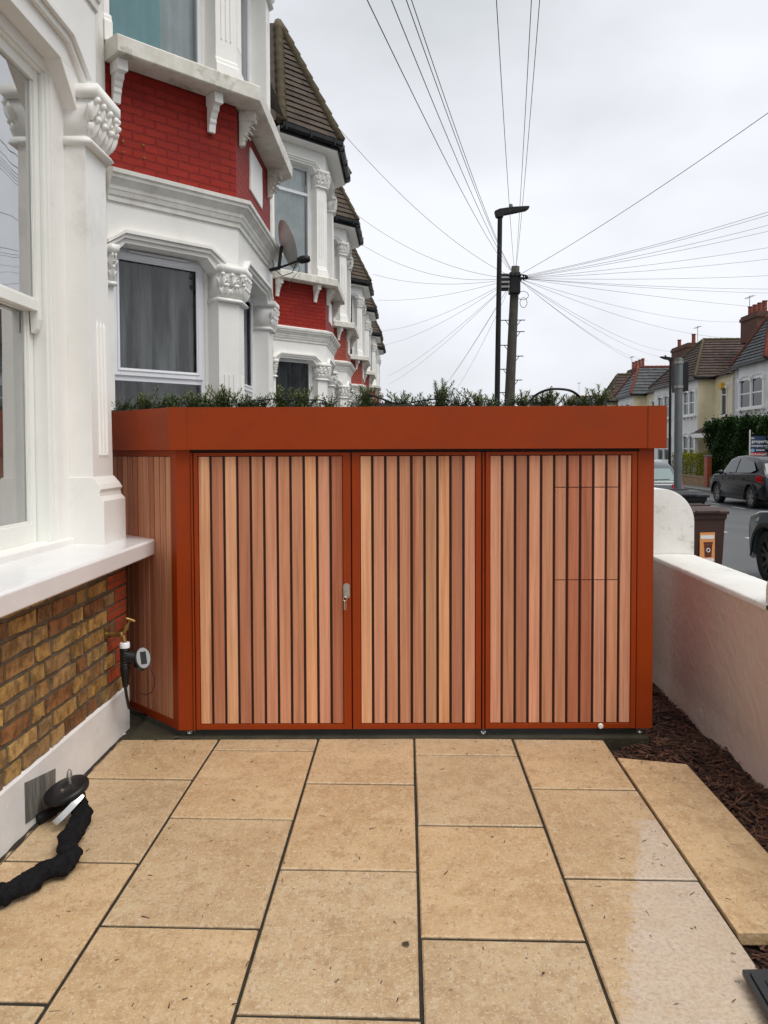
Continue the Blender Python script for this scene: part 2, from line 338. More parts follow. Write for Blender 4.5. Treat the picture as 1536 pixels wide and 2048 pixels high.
        if parent is not None: o.parent = parent; o.location = o3 - world_loc(parent)
        else: o.location = o3
        return o
TINTED = ('roof_tile','slate','brown_tile','wood','rosemary_leaf','ground_leaf','hedge_leaf','yellow_leaf','mulch','sandstone')
WL = {}
def world_loc(o): 
    l = Vector(o.location)
    while o.parent: o = o.parent; l = l + o.location
    return l
def tag(o, label=None, cat=None, group=None, kind=None):
    if label: o['label'] = label
    if cat: o['category'] = cat
    if group: o['group'] = group
    if kind: o['kind'] = kind
    return o
def thing(name, loc, label, cat, group=None):
    o = bpy.data.objects.new(name, None); o.empty_display_size = .1; COL.objects.link(o); o.location = loc
    return tag(o, label, cat, group)
def copy_tree(o, parent=None):
    c = o.copy(); COL.objects.link(c)
    if parent is not None: c.parent = parent
    for ch in [x for x in bpy.data.objects if x.parent == o]: copy_tree(ch, c)
    return c
def jit(r, a=.15): return 1 + random.uniform(-a, a)*r
def ext(path, e):
    q = [Vector(a) for a in path]; d0 = (q[0]-q[1]).normalized(); d1 = (q[-1]-q[-2]).normalized(); q[0] = q[0]+d0*e; q[-1] = q[-1]+d1*e; return [tuple(a) for a in q]
# face frame: origin o (2d), direction u, outward normal n
class Fr:
    def __init__(s, p0, p1):
        s.o = Vector((p0[0], p0[1], 0)); d = Vector((p1[0]-p0[0], p1[1]-p0[1], 0)); s.L = d.length; s.u = d/s.L; s.n = Vector((s.u.y, -s.u.x, 0))
    def p(s, u, z, w_=0): return s.o + s.u*u + s.n*w_ + Vector((0,0,z))
def fbox(mb, F, u0, u1, z0, z1, w0, w1, tint=None):
    vs = [F.p(u, z, w_) for z in (z0, z1) for w_ in (w0, w1) for u in (u0, u1)]
    mb.raw(vs, [(0,2,3,1),(4,5,7,6),(0,1,5,4),(2,6,7,3),(0,4,6,2),(1,3,7,5)], tint)
def fpoly(mb, F, uz, w0, w1, tint=None):
    mb.prism([F.p(u, z, w0) for u, z in uz], F.n*(w1-w0), tint)
# ------------------------------------------------------------------ setting: ground, road, pavements
DRY_X0 = .64-.327*2.3; DRY_X1 = gz(1400, 1765).x+.008; DRY_Y1 = gz(1290, 1640).y
pavingmat()
random.seed(4)
ZR = -0.16
def sheet(name, x0, x1, y0, y1, z, m, kind='structure', cuts=1):
    mb = MB(); mb.face([(x0,y0,z),(x1,y0,z),(x1,y1,z),(x0,y1,z)]); o = mb.build(name, m); return tag(o, kind=kind)
o = sheet('ground', -600, 600, -200, 1500, ZR-.012, 'ground_mat')
o = sheet('road', 4.58, 12.5, -40, 400, ZR, 'asphalt')
mb = MB(); mb.box(2.12, 4.45, -40, 400, ZR-.01, ZR+.10); tag(mb.build('pavement', 'pavement_slab'), kind='structure')
mb = MB(); mb.box(12.63, 15.0, -40, 400, ZR-.01, ZR+.10); tag(mb.build('pavement', 'pavement_slab'), kind='structure')
for x0, x1 in ((4.45, 4.58), (12.5, 12.63)):
    mb = MB()
    for k in range(120):
        mb.box(x0, x1, -10+k*.92, -10+k*.92+.91, ZR-.02, ZR+.105+random.uniform(-.004,.004))
    tag(mb.build('kerb', 'kerb'), kind='structure')
mb = MB()
def dash(x, y, l_, w_=.09): mb.face([(x-w_/2,y,ZR+.005),(x+w_/2,y,ZR+.005),(x+w_/2,y+l_,ZR+.005),(x-w_/2,y+l_,ZR+.005)])
for k in range(30): dash(6.93, 11.6+k*1.95, .95)
for k in range(30): dash(10.2, 12.6+k*1.95, .95)
tag(mb.build('road_marking', 'road_paint'), kind='structure')
# front garden paving: slabs on a joint bed, positions taken from the visible joints
EX = gz(1225, 1478); FY = gz(700, 1475).y
cols = []
for px in (440, 637, 828, 1024): cols.append(gz(px, 1475).x)
wd = (cols[3]-cols[0])/3; XL = cols[0]-wd; XR = gz(1400, 1765).x + .005
xs = [cols[0]-2*wd, XL, *cols, XR]
joints = {1: gz(290,1557).y, 2: gz(460,1637).y, 3: gz(700,1567).y, 4: gz(950,1651).y, 5: gz(1170,1578).y, 0: gz(290,1557).y+.4}
mb = MB(); mb.box(-1.75, XR, -3, FY-.004, -.06, -.009); o = mb.build('paving_joint', 'joint'); tag(o, kind='structure')
mb = MB()
sl_len = .815
def slab(x0, x1, y0, y1, z=0, th=.03):
    g = .006; x0 += g; x1 -= g; y0 += g+.003; y1 -= g+.003; sh = -.012
    k = random.uniform(.92, 1.07); hue = random.uniform(-.025, .03); t = (k*(1+hue), k, k*(1-hue*1.5))
    j = lambda: random.uniform(-.0015, .0015); dz = random.uniform(-.0012, .0012)
    b = .005
    o_ = [Vector((x0+j(), y0+j(), 0)), Vector((x1+j(), y0+j(), 0)), Vector((x1+j(), y1+j(), 0)), Vector((x0+j(), y1+j(), 0))]
    for v in o_:
        if y1 < FY-.02 or v.y < FY-.1: v.y += sh*(v.x-(x0+x1)/2)
    c = sum(o_, Vector())/4; vs = []
    for s_, z_ in ((0, z-th), (0, z-b), (b, z+dz)):
        for v in o_:
            d = Vector((c.x-v.x, c.y-v.y, 0)); d = Vector((math.copysign(s_, d.x), math.copysign(s_, d.y), 0)); vs.append(Vector((v.x, v.y, z_))+d)
    fs = [(8,9,10,11)] + [(r*4+i, r*4+(i+1) % 4, (r+1)*4+(i+1) % 4, (r+1)*4+i) for r in (0,1) for i in range(4)]
    mb.raw(vs, fs, t)
for ci in range(6):
    x0, x1 = xs[ci], xs[ci+1]
    if ci == 0: x0 = -1.638
    ys = []; y = joints[ci if ci in joints else 1]
    ys.append(FY)
    if ci in (2, 4): ys.append(y+sl_len) if y+sl_len < FY-.03 else None
    while y > -1: ys.append(y); y -= sl_len
    for a, b_ in zip(ys[:-1], ys[1:]):
        slab(x0, x1, b_, a)
o = mb.build('paving', 'sandstone', fix=True); tag(o, kind='structure')
# mulch bed (base sheet) between the paving and the side wall
mb = MB(); random.seed(5)
nx, ny = 26, 90
vs = []
for j in range(ny+1):
    for i in range(nx+1):
        x = XR-.30+(1.80-XR+.30)*i/nx; y = .8+5.2*j/ny
        vs.append((x, y, -.055+.022*math.sin(x*9+y*3)*math.sin(y*7-x*4)+random.uniform(-.007,.007)))
mb.raw(vs, [(j*(nx+1)+i, j*(nx+1)+i+1, (j+1)*(nx+1)+i+1, (j+1)*(nx+1)+i) for j in range(ny) for i in range(nx)])
o = mb.build('planting_bed', 'mulch_base', smooth=True); tag(o, kind='structure')
mb = MB()
for k in range(9000):
    y = random.uniform(1.2, 5.6); x = random.uniform(XR+.0, 1.80)
    if y > FY-.05: x = random.uniform(1.2, 1.80)
    z = -.055+.022*math.sin(x*9+y*3)*math.sin(y*7-x*4)+random.uniform(0,.016)
    l_ = random.uniform(.012,.05); w_ = random.uniform(.002,.006); a = random.uniform(0, 6.28); e = random.uniform(-.5,.5)
    d = Vector((math.cos(a), math.sin(a), e*.7))*l_; s_ = Vector((-math.sin(a), math.cos(a), random.uniform(-.5,.5)))*w_
    p = Vector((x,y,z)); k2 = random.choice((.5,.8,1,1.2,1.6,2.6 if random.random()<.25 else 1)); mb.face([p-d-s_, p+d-s_, p+d+s_, p-d+s_], (k2, k2*.95, k2*.9))
o = mb.build('bark_mulch', 'mulch', fix=False, uv=False); tag(o, 'reddish brown shredded bark mulch covering the bed beside the rendered wall', 'mulch', kind='stuff')
# raised loose slab strip right of the paving
mb = MB()
E = [gz(1233,1515,.012), gz(1373,1528,.012), gz(1545,1716,.012), gz(1640,1868,.012), gz(1470,1865,.012)]
E = [gz(p_.x*0+a_, b_, .006) for p_, (a_, b_) in zip(E, ((1233,1515),(1373,1528),(1545,1716),(1640,1868),(1470,1865)))]
E[0] = Vector((XR+.004, E[0].y, .006)); E[4] = Vector((XR+.004, E[4].y, .006)); E[3] = Vector((E[2].x+(E[2].x-E[1].x)*(E[3].y-E[2].y)/(E[2].y-E[1].y), E[4].y, .006))
mb.ct = (1.16, 1.12, 1.04); mb.usetint = True
mb.prism(E, (0,0,-.045)); o = mb.build('stone_slab', 'sandstone', bevel=.004, origin=(E[0].x, E[0].y, -.03))
tag(o, 'loose pale sandstone slab edging the paving beside the bark mulch', 'paving slab')
# ------------------------------------------------------------------ left terrace of bay fronted houses
XB = -1.655; CA = .95
ZZ = Z = dict(pl=.27, s0=1.03, s1=1.126, cap0=3.10, p1=3.45, co=3.86, br=4.12, u0=5.04, u1=5.20, uc0=7.05, up1=7.40, ev=7.78, gt=7.98, apex=10.95)
def tiled(mb, a, b, c, d, rows, lift=.03, seed=0):
    """rows of tiles; a-b lower edge, d-c upper edge"""
    a, b, c, d = map(Vector, (a,b,c,d)); nr = (b-a).cross(d-a)
    if nr.length < 1e-6: nr = (b-a).cross(c-a)
    nr.normalize()
    if nr.z < 0: nr = -nr
    rnd = random.Random(seed)
    for i in range(rows):
        t0 = i/rows; t1 = (i+1)/rows
        p0 = a.lerp(d, t0); p1 = b.lerp(c, t0); q0 = a.lerp(d, t1); q1 = b.lerp(c, t1)
        n_ = max(1, int((p1-p0).length/.28)); off = (i % 2)*.5
        us = sorted({0.0, 1.0, *[min(1, max(0, (k+off)/n_)) for k in range(n_)]})
        for u, v in zip(us[:-1], us[1:]):
            g = rnd.uniform(.72, 1.22); lf = lift*rnd.uniform(.85,1.2); e = .012*rnd.uniform(0,1); t = (g, g*rnd.uniform(.94,1.03), g*rnd.uniform(.9,1.03))
            P0 = p0.lerp(p1, u)+nr*lf; P1 = p0.lerp(p1, v)+nr*lf; Q0 = q0.lerp(q1, u)+nr*.002; Q1 = q0.lerp(q1, v)+nr*.002
            mb.face([P0, P1, Q1, Q0], t); mb.face([P0-nr*lf, P1-nr*lf, P1, P0], (.45,.42,.4))
def hip(mb, a, b, r=.10, seg=.33):
    a, b = Vector(a), Vector(b); n = max(2, int((b-a).length/seg)); pts = []; rs = []
    for i in range(n):
        pts += [a.lerp(b, i/n), a.lerp(b, (i+.96)/n)]; rs += [r*1.12, r*.86]
    mb.tube(pts, rs, 8)
def leafcurl(mb, p, n, t, h, w_, curl=1.0):
    """an upright acanthus-like leaf: widens, then rolls outward at its top"""
    up = Vector((0,0,1)); rows = 7; vs = []
    for i in range(rows):
        s_ = i/(rows-1); zz = h*math.sin(min(1, s_*1.15)*math.pi/2)*(.98 if s_ < .8 else .93); out = .012+curl*.07*s_**2.2
        if i == rows-1: zz -= .03*curl; out += .01
        ww = w_*(.45+.75*math.sin(s_*math.pi*.8))*(.8 if i % 2 else 1.05)
        for k, kk in enumerate((-1, -.5, 0, .5, 1)):
            vs.append(p+up*zz+n*(out+(.014 if abs(kk) == .5 else 0)-(.006 if abs(kk) == 1 else 0))+t*ww*kk/2)
    fs = [(i*5+k, i*5+k+1, (i+1)*5+k+1, (i+1)*5+k) for i in range(rows-1) for k in range(4)]
    mb.raw(vs, fs)
def volute(mb, p, n, t, r):
    pts = []; rs = []
    for i in range(15):
        a = i*.55; rr = r*(1-i/17); pts.append(p+(t*math.cos(a)+Vector((0,0,1))*math.sin(a))*rr+n*(.01+.014*i/15)); rs.append(.016*(1-i/30)*r/.05)
    mb.tube(pts, rs, 6); mb.ball(p+n*.03, r*.33, 7, 5)
def capital(path, z0, z1, depth, parent, name='capital', rich=True):
    mb = MB(); h = z1-z0
    mb.sweep(ext(path,.014), [(-depth,z0),(.035,z0),(.05,z0+.012),(.035,z0+.035),(.012,z0+.045),(-depth,z0+.045)])
    mb.sweep(ext(path,.004), [(-depth,z0+.05),(.012,z0+.05),(.018,z0+h*.55),(.055,z1-.075),(-depth,z1-.075)])
    mb.sweep(ext(path,.02), [(-depth,z1-.07),(.065,z1-.07),(.085,z1-.05),(.085,z1),(-depth,z1)])
    rr = random.Random(int(abs(path[0][1])*100))
    def lump(p, n, t, w_, hh, out, tip=True):
        """one carved leaf: broad flattened body with two side lobes and a nodding tip"""
        M = Matrix((t, n, Vector((0,0,1)))).transposed(); tl = Matrix.Rotation(-.35, 3, 'X')
        mb.ball(p+n*out*.4, (w_*.42, .022, hh*.5), 7, 5, M @ tl)
        for s_ in (-1, 1):
            mb.ball(p+t*s_*w_*.34+n*(out*.3)+Vector((0,0,-hh*.08)), (w_*.20, .018, hh*.33), 6, 4, M @ tl @ Matrix.Rotation(s_*.45, 3, 'Y'))
        if tip: mb.ball(p+n*(out+.022)+Vector((0,0,hh*.40)), (w_*.30, .024, .020), 7, 5, M @ Matrix.Rotation(.5, 3, 'X')); mb.ball(p+n*(out+.008)+Vector((0,0,hh*.02)), (w_*.10, .024, hh*.42), 5, 5, M @ tl)
    for i in range(len(path)-1):
        F = Fr(path[i], path[i+1])
        if F.L < .04: continue
        k = max(1, round(F.L/.10)) if rich else max(1, round(F.L/.14))
        for j in range(k):
            u = F.L*(j+.5)/k; lump(F.p(u, z0+.05+h*.16, .02), F.n, F.u, F.L/k*1.05, h*.36, .016)
            if rich: volute(mb, F.p(u+F.L/k*.12, z0+h*.60, .028), F.n, F.u*rr.choice((-1,1)), .034)
        for j in range(k+1):
            u = min(F.L-.01, max(.01, F.L*j/k)); lump(F.p(u, z0+.05+h*.42, .022), F.n, F.u, F.L/k*.75, h*.42, .026)
    for i in range(len(path)):
        if i in (0, len(path)-1): continue
        pr = Vector(path[i-1]); nx_ = Vector(path[i+1]); d = (nx_-pr).normalized(); n = Vector((d.y,-d.x,0)); t_ = Vector((d.x,d.y,0)); p = Vector((path[i][0], path[i][1], 0))
        lump(p+Vector((0,0,z0+.05+h*.2))+n*.014, n, t_, .085, h*.42, .026); volute(mb, p+Vector((0,0,z1-.115))+n*.05, n, t_, .052); lump(p+Vector((0,0,z0+.05+h*.46))+n*.02, n, t_, .07, h*.36, .03)
    return mb.build(name, 'white_paint', parent, smooth=True)
def window(F, u0, u1, z0, z1, wp, parent, style, curtain='curtain_white', glass='glass', trans=None, fm='upvc'):
    """casement window; wp = outward offset of its outer face"""
    mb = MB(); fw = .05; d = .055
    def rect(a, b, c, e, w0, w1, t):
        fbox(mb, F, a, a+t, c, e, w0, w1); fbox(mb, F, b-t, b, c, e, w0, w1)
        fbox(mb, F, a+t+.0005, b-t-.0005, c, c+t, w0, w1-.001); fbox(mb, F, a+t+.0005, b-t-.0005, e-t, e, w0, w1-.001)
    rect(u0, u1, z0, z1, wp-d, wp, fw)
    tr = z0+(z1-z0)*trans if trans else None
    if tr:
        fbox(mb, F, u0+fw+.001, u1-fw-.001, tr-.03, tr+.03, wp-d, wp-.002)
    big = (tr+.03, z1-fw) if (trans and trans < .7) else (z0+fw, (tr-.03) if tr else z1-fw)
    if style == 'casement':
        rect(u0+fw-.012, u1-fw+.012, big[0]-.012, big[1]+.012, wp, wp+.018, .068)
        rect(u0+fw+.03, u1-fw-.03, big[0]+.03, big[1]-.03, wp+.018, wp+.026, .012)
        fbox(mb, F, u0+.2, u1-.2, z1-.035, z1-.012, wp+.001, wp+.03)
    wn = mb.build('window', fm, parent, bevel=.004, origin=F.p((u0+u1)/2, z0, wp))
    p = MB(); p.face([F.p(u0+fw, z0+fw, wp-.02), F.p(u1-fw, z0+fw, wp-.02), F.p(u1-fw, z1-fw, wp-.02), F.p(u0+fw, z1-fw, wp-.02)]); p.build('pane', glass, wn)
    if curtain:
        c = MB(); n = 60; vs = []
        ph = random.uniform(0,6)
        for i in range(n+1):
            s_ = i/n; gap = 0
            w_ = wp-.10+.020*math.sin(s_*40+ph+2*math.sin(s_*7+ph))
            for zz in (z0+.02, z1-.02): vs.append(F.p(u0+.02+(u1-u0-.04)*s_, zz, w_))
        skip = lambda i: False
        cut = int(n*.62) if curtain == 'curtain_teal' else n
        c.raw(vs[:2*cut+2], [(2*i, 2*i+2, 2*i+3, 2*i+1) for i in range(cut)]); c.build('curtain', curtain, wn, smooth=True, fix=False)
        if cut < n: c = MB(); c.raw([v for v in vs[2*cut:]], [(2*i, 2*i+2, 2*i+3, 2*i+1) for i in range(n-cut)]); c.build('curtain', 'curtain_white', wn, smooth=True, fix=False)
    return wn
def hood(mb, F, u0, u1, zt, ch=.13, dz=.13):
    """chamfered drip moulding above an opening"""
    for k, (o_, w1) in enumerate(((.0, .03), (.035, .055))):
        P = [(u0-.02-o_*.4, zt-dz+.02+o_), (u0+ch, zt+o_), (u1-ch, zt+o_), (u1+.02+o_*.4, zt-dz+.02+o_)]
        for a, b in zip(P[:-1], P[1:]):
            fpoly(mb, F, [a, b, (b[0], b[1]+.034), (a[0], a[1]+.034)], .0, w1)
def corbel(F, u, ztop, parent, name='corbel', leafy=False):
    mb = MB(); hw = .035
    pr = [(0,-.34),(.035,-.34),(.045,-.27),(.06,-.25),(.06,-.22),(.075,-.20),(.085,-.17),(.11,-.15),(.115,-.11),(.15,-.10),(.155,0),(0,0)]
    vs = [F.p(u-hw, ztop+z_, w_) for w_, z_ in pr]
    mb.prism(vs, F.u*hw*2)
    fbox(mb, F, u-.045, u+.045, ztop-.10, ztop-.001, 0, .165)
    if leafy:
        for i in range(5): leafcurl(mb, F.p(u, ztop-.33+i*.05, .03+i*.02), F.n, F.u, .09, .085-.005*i, .7)
    return mb.build(name, 'white_paint' if not leafy else 'old_sill', parent, bevel=.003)
def terraced_house(yC, Lf, y0, y1, label, kind):
    t = thing('terraced_house', (XB, yC-Lf/2, 0), label, 'house', 'bay fronted houses of the left terrace')
    A = (XB-CA, yC-Lf-CA); B = (XB, yC-Lf); C = (XB, yC); D = (XB-CA, yC+CA); P = [A, B, C, D]
    FA, FB, FC = Fr(A, B), Fr(B, C), Fr(C, D)
    hd = kind['detail']; pf = kind['paint']; Z = dict(ZZ); Z.update(kind.get('z', {}))
    # walls
    mb = MB()
    main = [(XB-CA, y0), A]; main2 = [D, (XB-CA, y1)]
    for q in (main, main2): mb.sweep(q, [(-.25, -.02), (0, -.02), (0, Z['gt']-.05), (-.25, Z['gt']-.05)])
    mb.build('main_wall', 'cornice_paint', t)
    mb = MB(); mb.sweep([(XB-CA-1.6, y0), (XB-CA-1.6, y1)], [(-.05,-.02),(0,-.02),(0,Z['gt']),(-.05,Z['gt'])])
    mb.sweep(P, [(-.23, 4.5), (-.23, 4.6), (-.70, 4.6), (-.70, 4.5)]); mb.box(XB-CA-1.59, XB-CA-.26, y0+.01, y1-.01, 4.5, 4.6)
    mb.prism([(XB-CA-.3, P[0][1]+.5, 4.5), (XB-.8, P[1][1]+.2, 4.5), (XB-.8, P[2][1]-.2, 4.5), (XB-CA-.3, P[3][1]-.5, 4.5)], (0,0,.1))
    mb.box(XB-CA-1.55, XB-CA-.26, y0+.001, y0+.04, 0, 4.49); mb.box(XB-CA-1.55, XB-CA-.26, y0+.001, y0+.04, 4.61, 7.8)
    mb.build('room_lining', 'interior', t)
    mb = MB(); mb.sweep(P, [(-.22, Z['pl']), (-.004, Z['pl']), (-.004, Z['s0']+.01), (-.22, Z['s0']+.01)]); bw = mb.build('bay_wall', kind['lower'], t)
    mb = MB(); mb.sweep(P, [(-.22, -.05), (.012, -.05), (.012, Z['pl']-.012), (.0, Z['pl']), (-.22, Z['pl'])]); pl = mb.build('plinth', 'plinth_paint', t)
    mb = MB(); mb.sweep(P, [(-.26, Z['s0']), (.14, Z['s0']-.004), (.155, Z['s0']+.006), (.16, Z['s1']-.01), (.15, Z['s1']), (-.02, Z['s1']+.012), (-.26, Z['s1']+.02)])
    mb.build('window_sill', 'gloss_white' if hd > 1 else 'white_paint', t, bevel=.004)
    # frieze, chamfered lintels and hoods
    def storey(zs, zc0, zp, zf, gz_, wstyle, curt, glass, tr, lab):
        mb = MB(); mb.sweep(P, [(-.20, zp+.05), (0, zp+.05), (0, zf), (-.20, zf)])
        for F, e0, e1 in ((FA, .05, .23), (FB, .26, .26), (FC, .23, .05)):
            fbox(mb, F, e0, F.L-e1, zs, zs+.03, -.24, -.16)
            u0, u1 = e0, F.L-e1
            for s_ in (0, 1):
                a = u0 if not s_ else u1; dr = 1 if not s_ else -1
                fpoly(mb, F, [(a-dr*.002, zp-.08), (a+dr*.12, zp+.052), (a-dr*.002, zp+.052)], -.199, -.001)
                fbox(mb, F, min(a, a+dr*.04), max(a, a+dr*.04), zs, zp+.06, -.26, -.185)
            hood(mb, F, u0-.03, u1+.03, zp+.09)
            window(F, u0+.03, u1-.03, zs+.025, zp+.05, -.195, t, wstyle, curt, glass, tr)
        mb.build('frieze', pf, t, bevel=.003 if hd > 0 else 0)
        # piers with capitals and bases
        for path in ([FA.p(0,0).xy, FA.p(.05,0).xy], [FA.p(FA.L-.23,0).xy, B, FB.p(.26,0).xy], [FB.p(FB.L-.26,0).xy, C, FC.p(.23,0).xy], [FC.p(FC.L-.05,0).xy, D]):
            path = [tuple(q) for q in path]; pm = MB()
            pm.sweep(path, [(-.20, zs), (0, zs), (0, zp+.049), (-.20, zp+.049)])
            pm.sweep(ext(path,.012), [(-.19, zs), (.035, zs), (.035, zs+.17), (.02, zs+.19), (.018, zs+.22), (.004, zs+.24), (-.19, zs+.24)])
            if len(path) == 3:
                for i in (0, 1):
                    F = Fr(path[i], path[i+1])
                    for k in range(3):
                        u = F.L/2+(k-1)*.052; pts = [F.p(u, zs+.42, .003), F.p(u, zc0-.25-.45*(zs < 3), .003)]
                        pm.tube(pts, .009, 6, flat=1)
            pr = pm.build('pilaster', pf, t, bevel=.004 if hd > 0 else 0)
            if hd > 0 or len(path) == 3: capital(path, zc0, zp, .19, pr, rich=hd > 0)
    storey(Z['s1'], Z['cap0'], Z['p1'], Z['co'], 0, kind['w0'], kind['c0'], kind['g0'], kind['t0'], 0) if not kind.get('sash') else sash_storey(t, FA, FB, FC, P, B, C, D, Z)
    mb = MB(); c0 = Z['co']
    k_ = .5 if kind.get('sash') else .68; b_ = -.11 if kind.get('sash') else 0
    prof = [(-.2,c0-.015),(.03,c0-.015),(.035,c0+.03),(.055,c0+.035),(.075,c0+.075),(.085,c0+.08),(.09,c0+.11),(.15,c0+.16),(.17,c0+.165),(.175,c0+.195),(.20,c0+.20),(.205,c0+.235),(.0,c0+.285),(-.2,c0+.285)]
    prof = [(b_+w_*k_ if w_ > 0 else w_, z_) for w_, z_ in prof]
    mb.sweep(P, prof); mb.build('cornice', 'cornice_paint', t)
    mb = MB(); mb.sweep(P, [(-.2, c0+.27), (-.012, c0+.27), (-.012, Z['u0']+.01), (-.2, Z['u0']+.01)]); mb.build('brick_band', kind['band'], t)
    mb = MB(); mb.sweep(P, [(-.3, Z['u0']), (.235, Z['u0']-.01), (.25, Z['u0']), (.255, Z['u1']-.03), (.24, Z['u1']-.015), (-.02, Z['u1']+.01), (-.3, Z['u1']+.01)]); mb.build('upper_sill', 'old_sill', t, bevel=.004)
    for F, us in ((FA, (.09, FA.L-.30)), (FB, (.14, FB.L-.22)), (FC, (.3,))):
        for u in us: corbel(F, u, Z['u0']-.008, t, leafy=(F is FB))
    mb = MB(); q = [(.66,4.44),(1.36,4.44),(1.38,4.60),(1.36,4.90),(.68,4.89),(.65,4.80),(.67,4.62)]
    fpoly(mb, FB, q, -.012, .006); mb.build('plaque', 'white_paint', t, bevel=.002)
    storey(Z['u1']+.005, Z['uc0'], Z['up1'], Z['ev']+.05, 0, 'plain', kind['c1'], kind['g1'], kind['t1'], 1)
    mb = MB(); mb.sweep(P, [(-.1, Z['ev']), (.26, Z['ev']), (.26, Z['gt']-.05), (-.1, Z['gt']-.05)]); mb.build('soffit', pf, t)
    mb = MB(); mb.sweep(P, [(.262, Z['ev']+.02), (.275, Z['ev']+.02), (.275, Z['gt']), (.262, Z['gt'])]); 
    mb.sweep(P, [(.28, Z['gt']-.10), (.31, Z['gt']-.125), (.36, Z['gt']-.125), (.39, Z['gt']-.09), (.39, Z['gt']-.01), (.38, Z['gt']-.01), (.375, Z['gt']-.08), (.29, Z['gt']-.08)])
    for F in (FA, FB, FC):
        for k in range(3): fbox(mb, F, F.L*(.05+.45*k)-.02, F.L*(.05+.45*k)+.02, Z['gt']-.135, Z['gt']+.0, .279, .40)
    g = mb.build('gutter', 'black_plastic', t)
    # roof
    def off(i, w_):
        n = len(P); d0 = (Vector(P[i])-Vector(P[i-1])).normalized() if i else None; d1 = (Vector(P[i+1])-Vector(P[i])).normalized() if i < 3 else None
        d0 = d0 or d1; d1 = d1 or d0; n0 = Vector((d0.y,-d0.x)); n1 = Vector((d1.y,-d1.x)); m = (n0+n1).normalized(); k = 1/m.dot(n0); return Vector((P[i][0]+m.x*k*w_, P[i][1]+m.y*k*w_, Z['gt']+.01))
    a, b, c, d = [off(i, .33) for i in range(4)]; ym = yC-Lf/2
    ap = Vector((XB-CA-.15, ym, Z['apex'])); bk = Vector((XB-CA-3.4, ym, Z['apex']))
    a2 = Vector((a.x-.3, a.y-.1, a.z)); d2 = Vector((d.x-.3, d.y+.1, d.z)); ab = Vector((XB-CA-3.4, a.y-.1, Z['apex']-.1)); db = Vector((XB-CA-3.4, d.y+.1, Z['apex']-.1))
    mb = MB()
    tiled(mb, a, b, ap, ap, 19, seed=1); tiled(mb, b, c, ap, ap, 19, seed=2); tiled(mb, c, d, ap, ap, 19, seed=3)
    mb.face([a2, a, ap], (.8,.8,.8)); mb.face([d, d2, ap], (.8,.8,.8)); mb.face([a2, ap, bk, ab], (.8,.8,.8)); mb.face([d2, db, bk, ap], (.8,.8,.8))
    e = XB-CA+.3
    mb.face([(e,y0,Z['gt']),(e,a.y-.15,Z['gt']),(XB-CA-3.5,a.y-.15,Z['apex']),(XB-CA-3.5,y0,Z['apex'])], (.9,.9,.9))
    mb.face([(e,d.y+.15,Z['gt']),(e,y1,Z['gt']),(XB-CA-3.5,y1,Z['apex']),(XB-CA-3.5,d.y+.15,Z['apex'])], (.9,.9,.9))
    rf = mb.build('roof', kind.get('roof', 'roof_tile'), t, fix=False)
    mb = MB()
    for p_ in (a, b, c, d): hip(mb, p_+Vector((0,0,.02)), ap+Vector((0,0,.02)), .10 if hd > 0 else .07)
    mb.build('hip_tiles', kind.get('hip', 'hip_tile'), rf, smooth=True)
    return t, (FA, FB, FC), bw
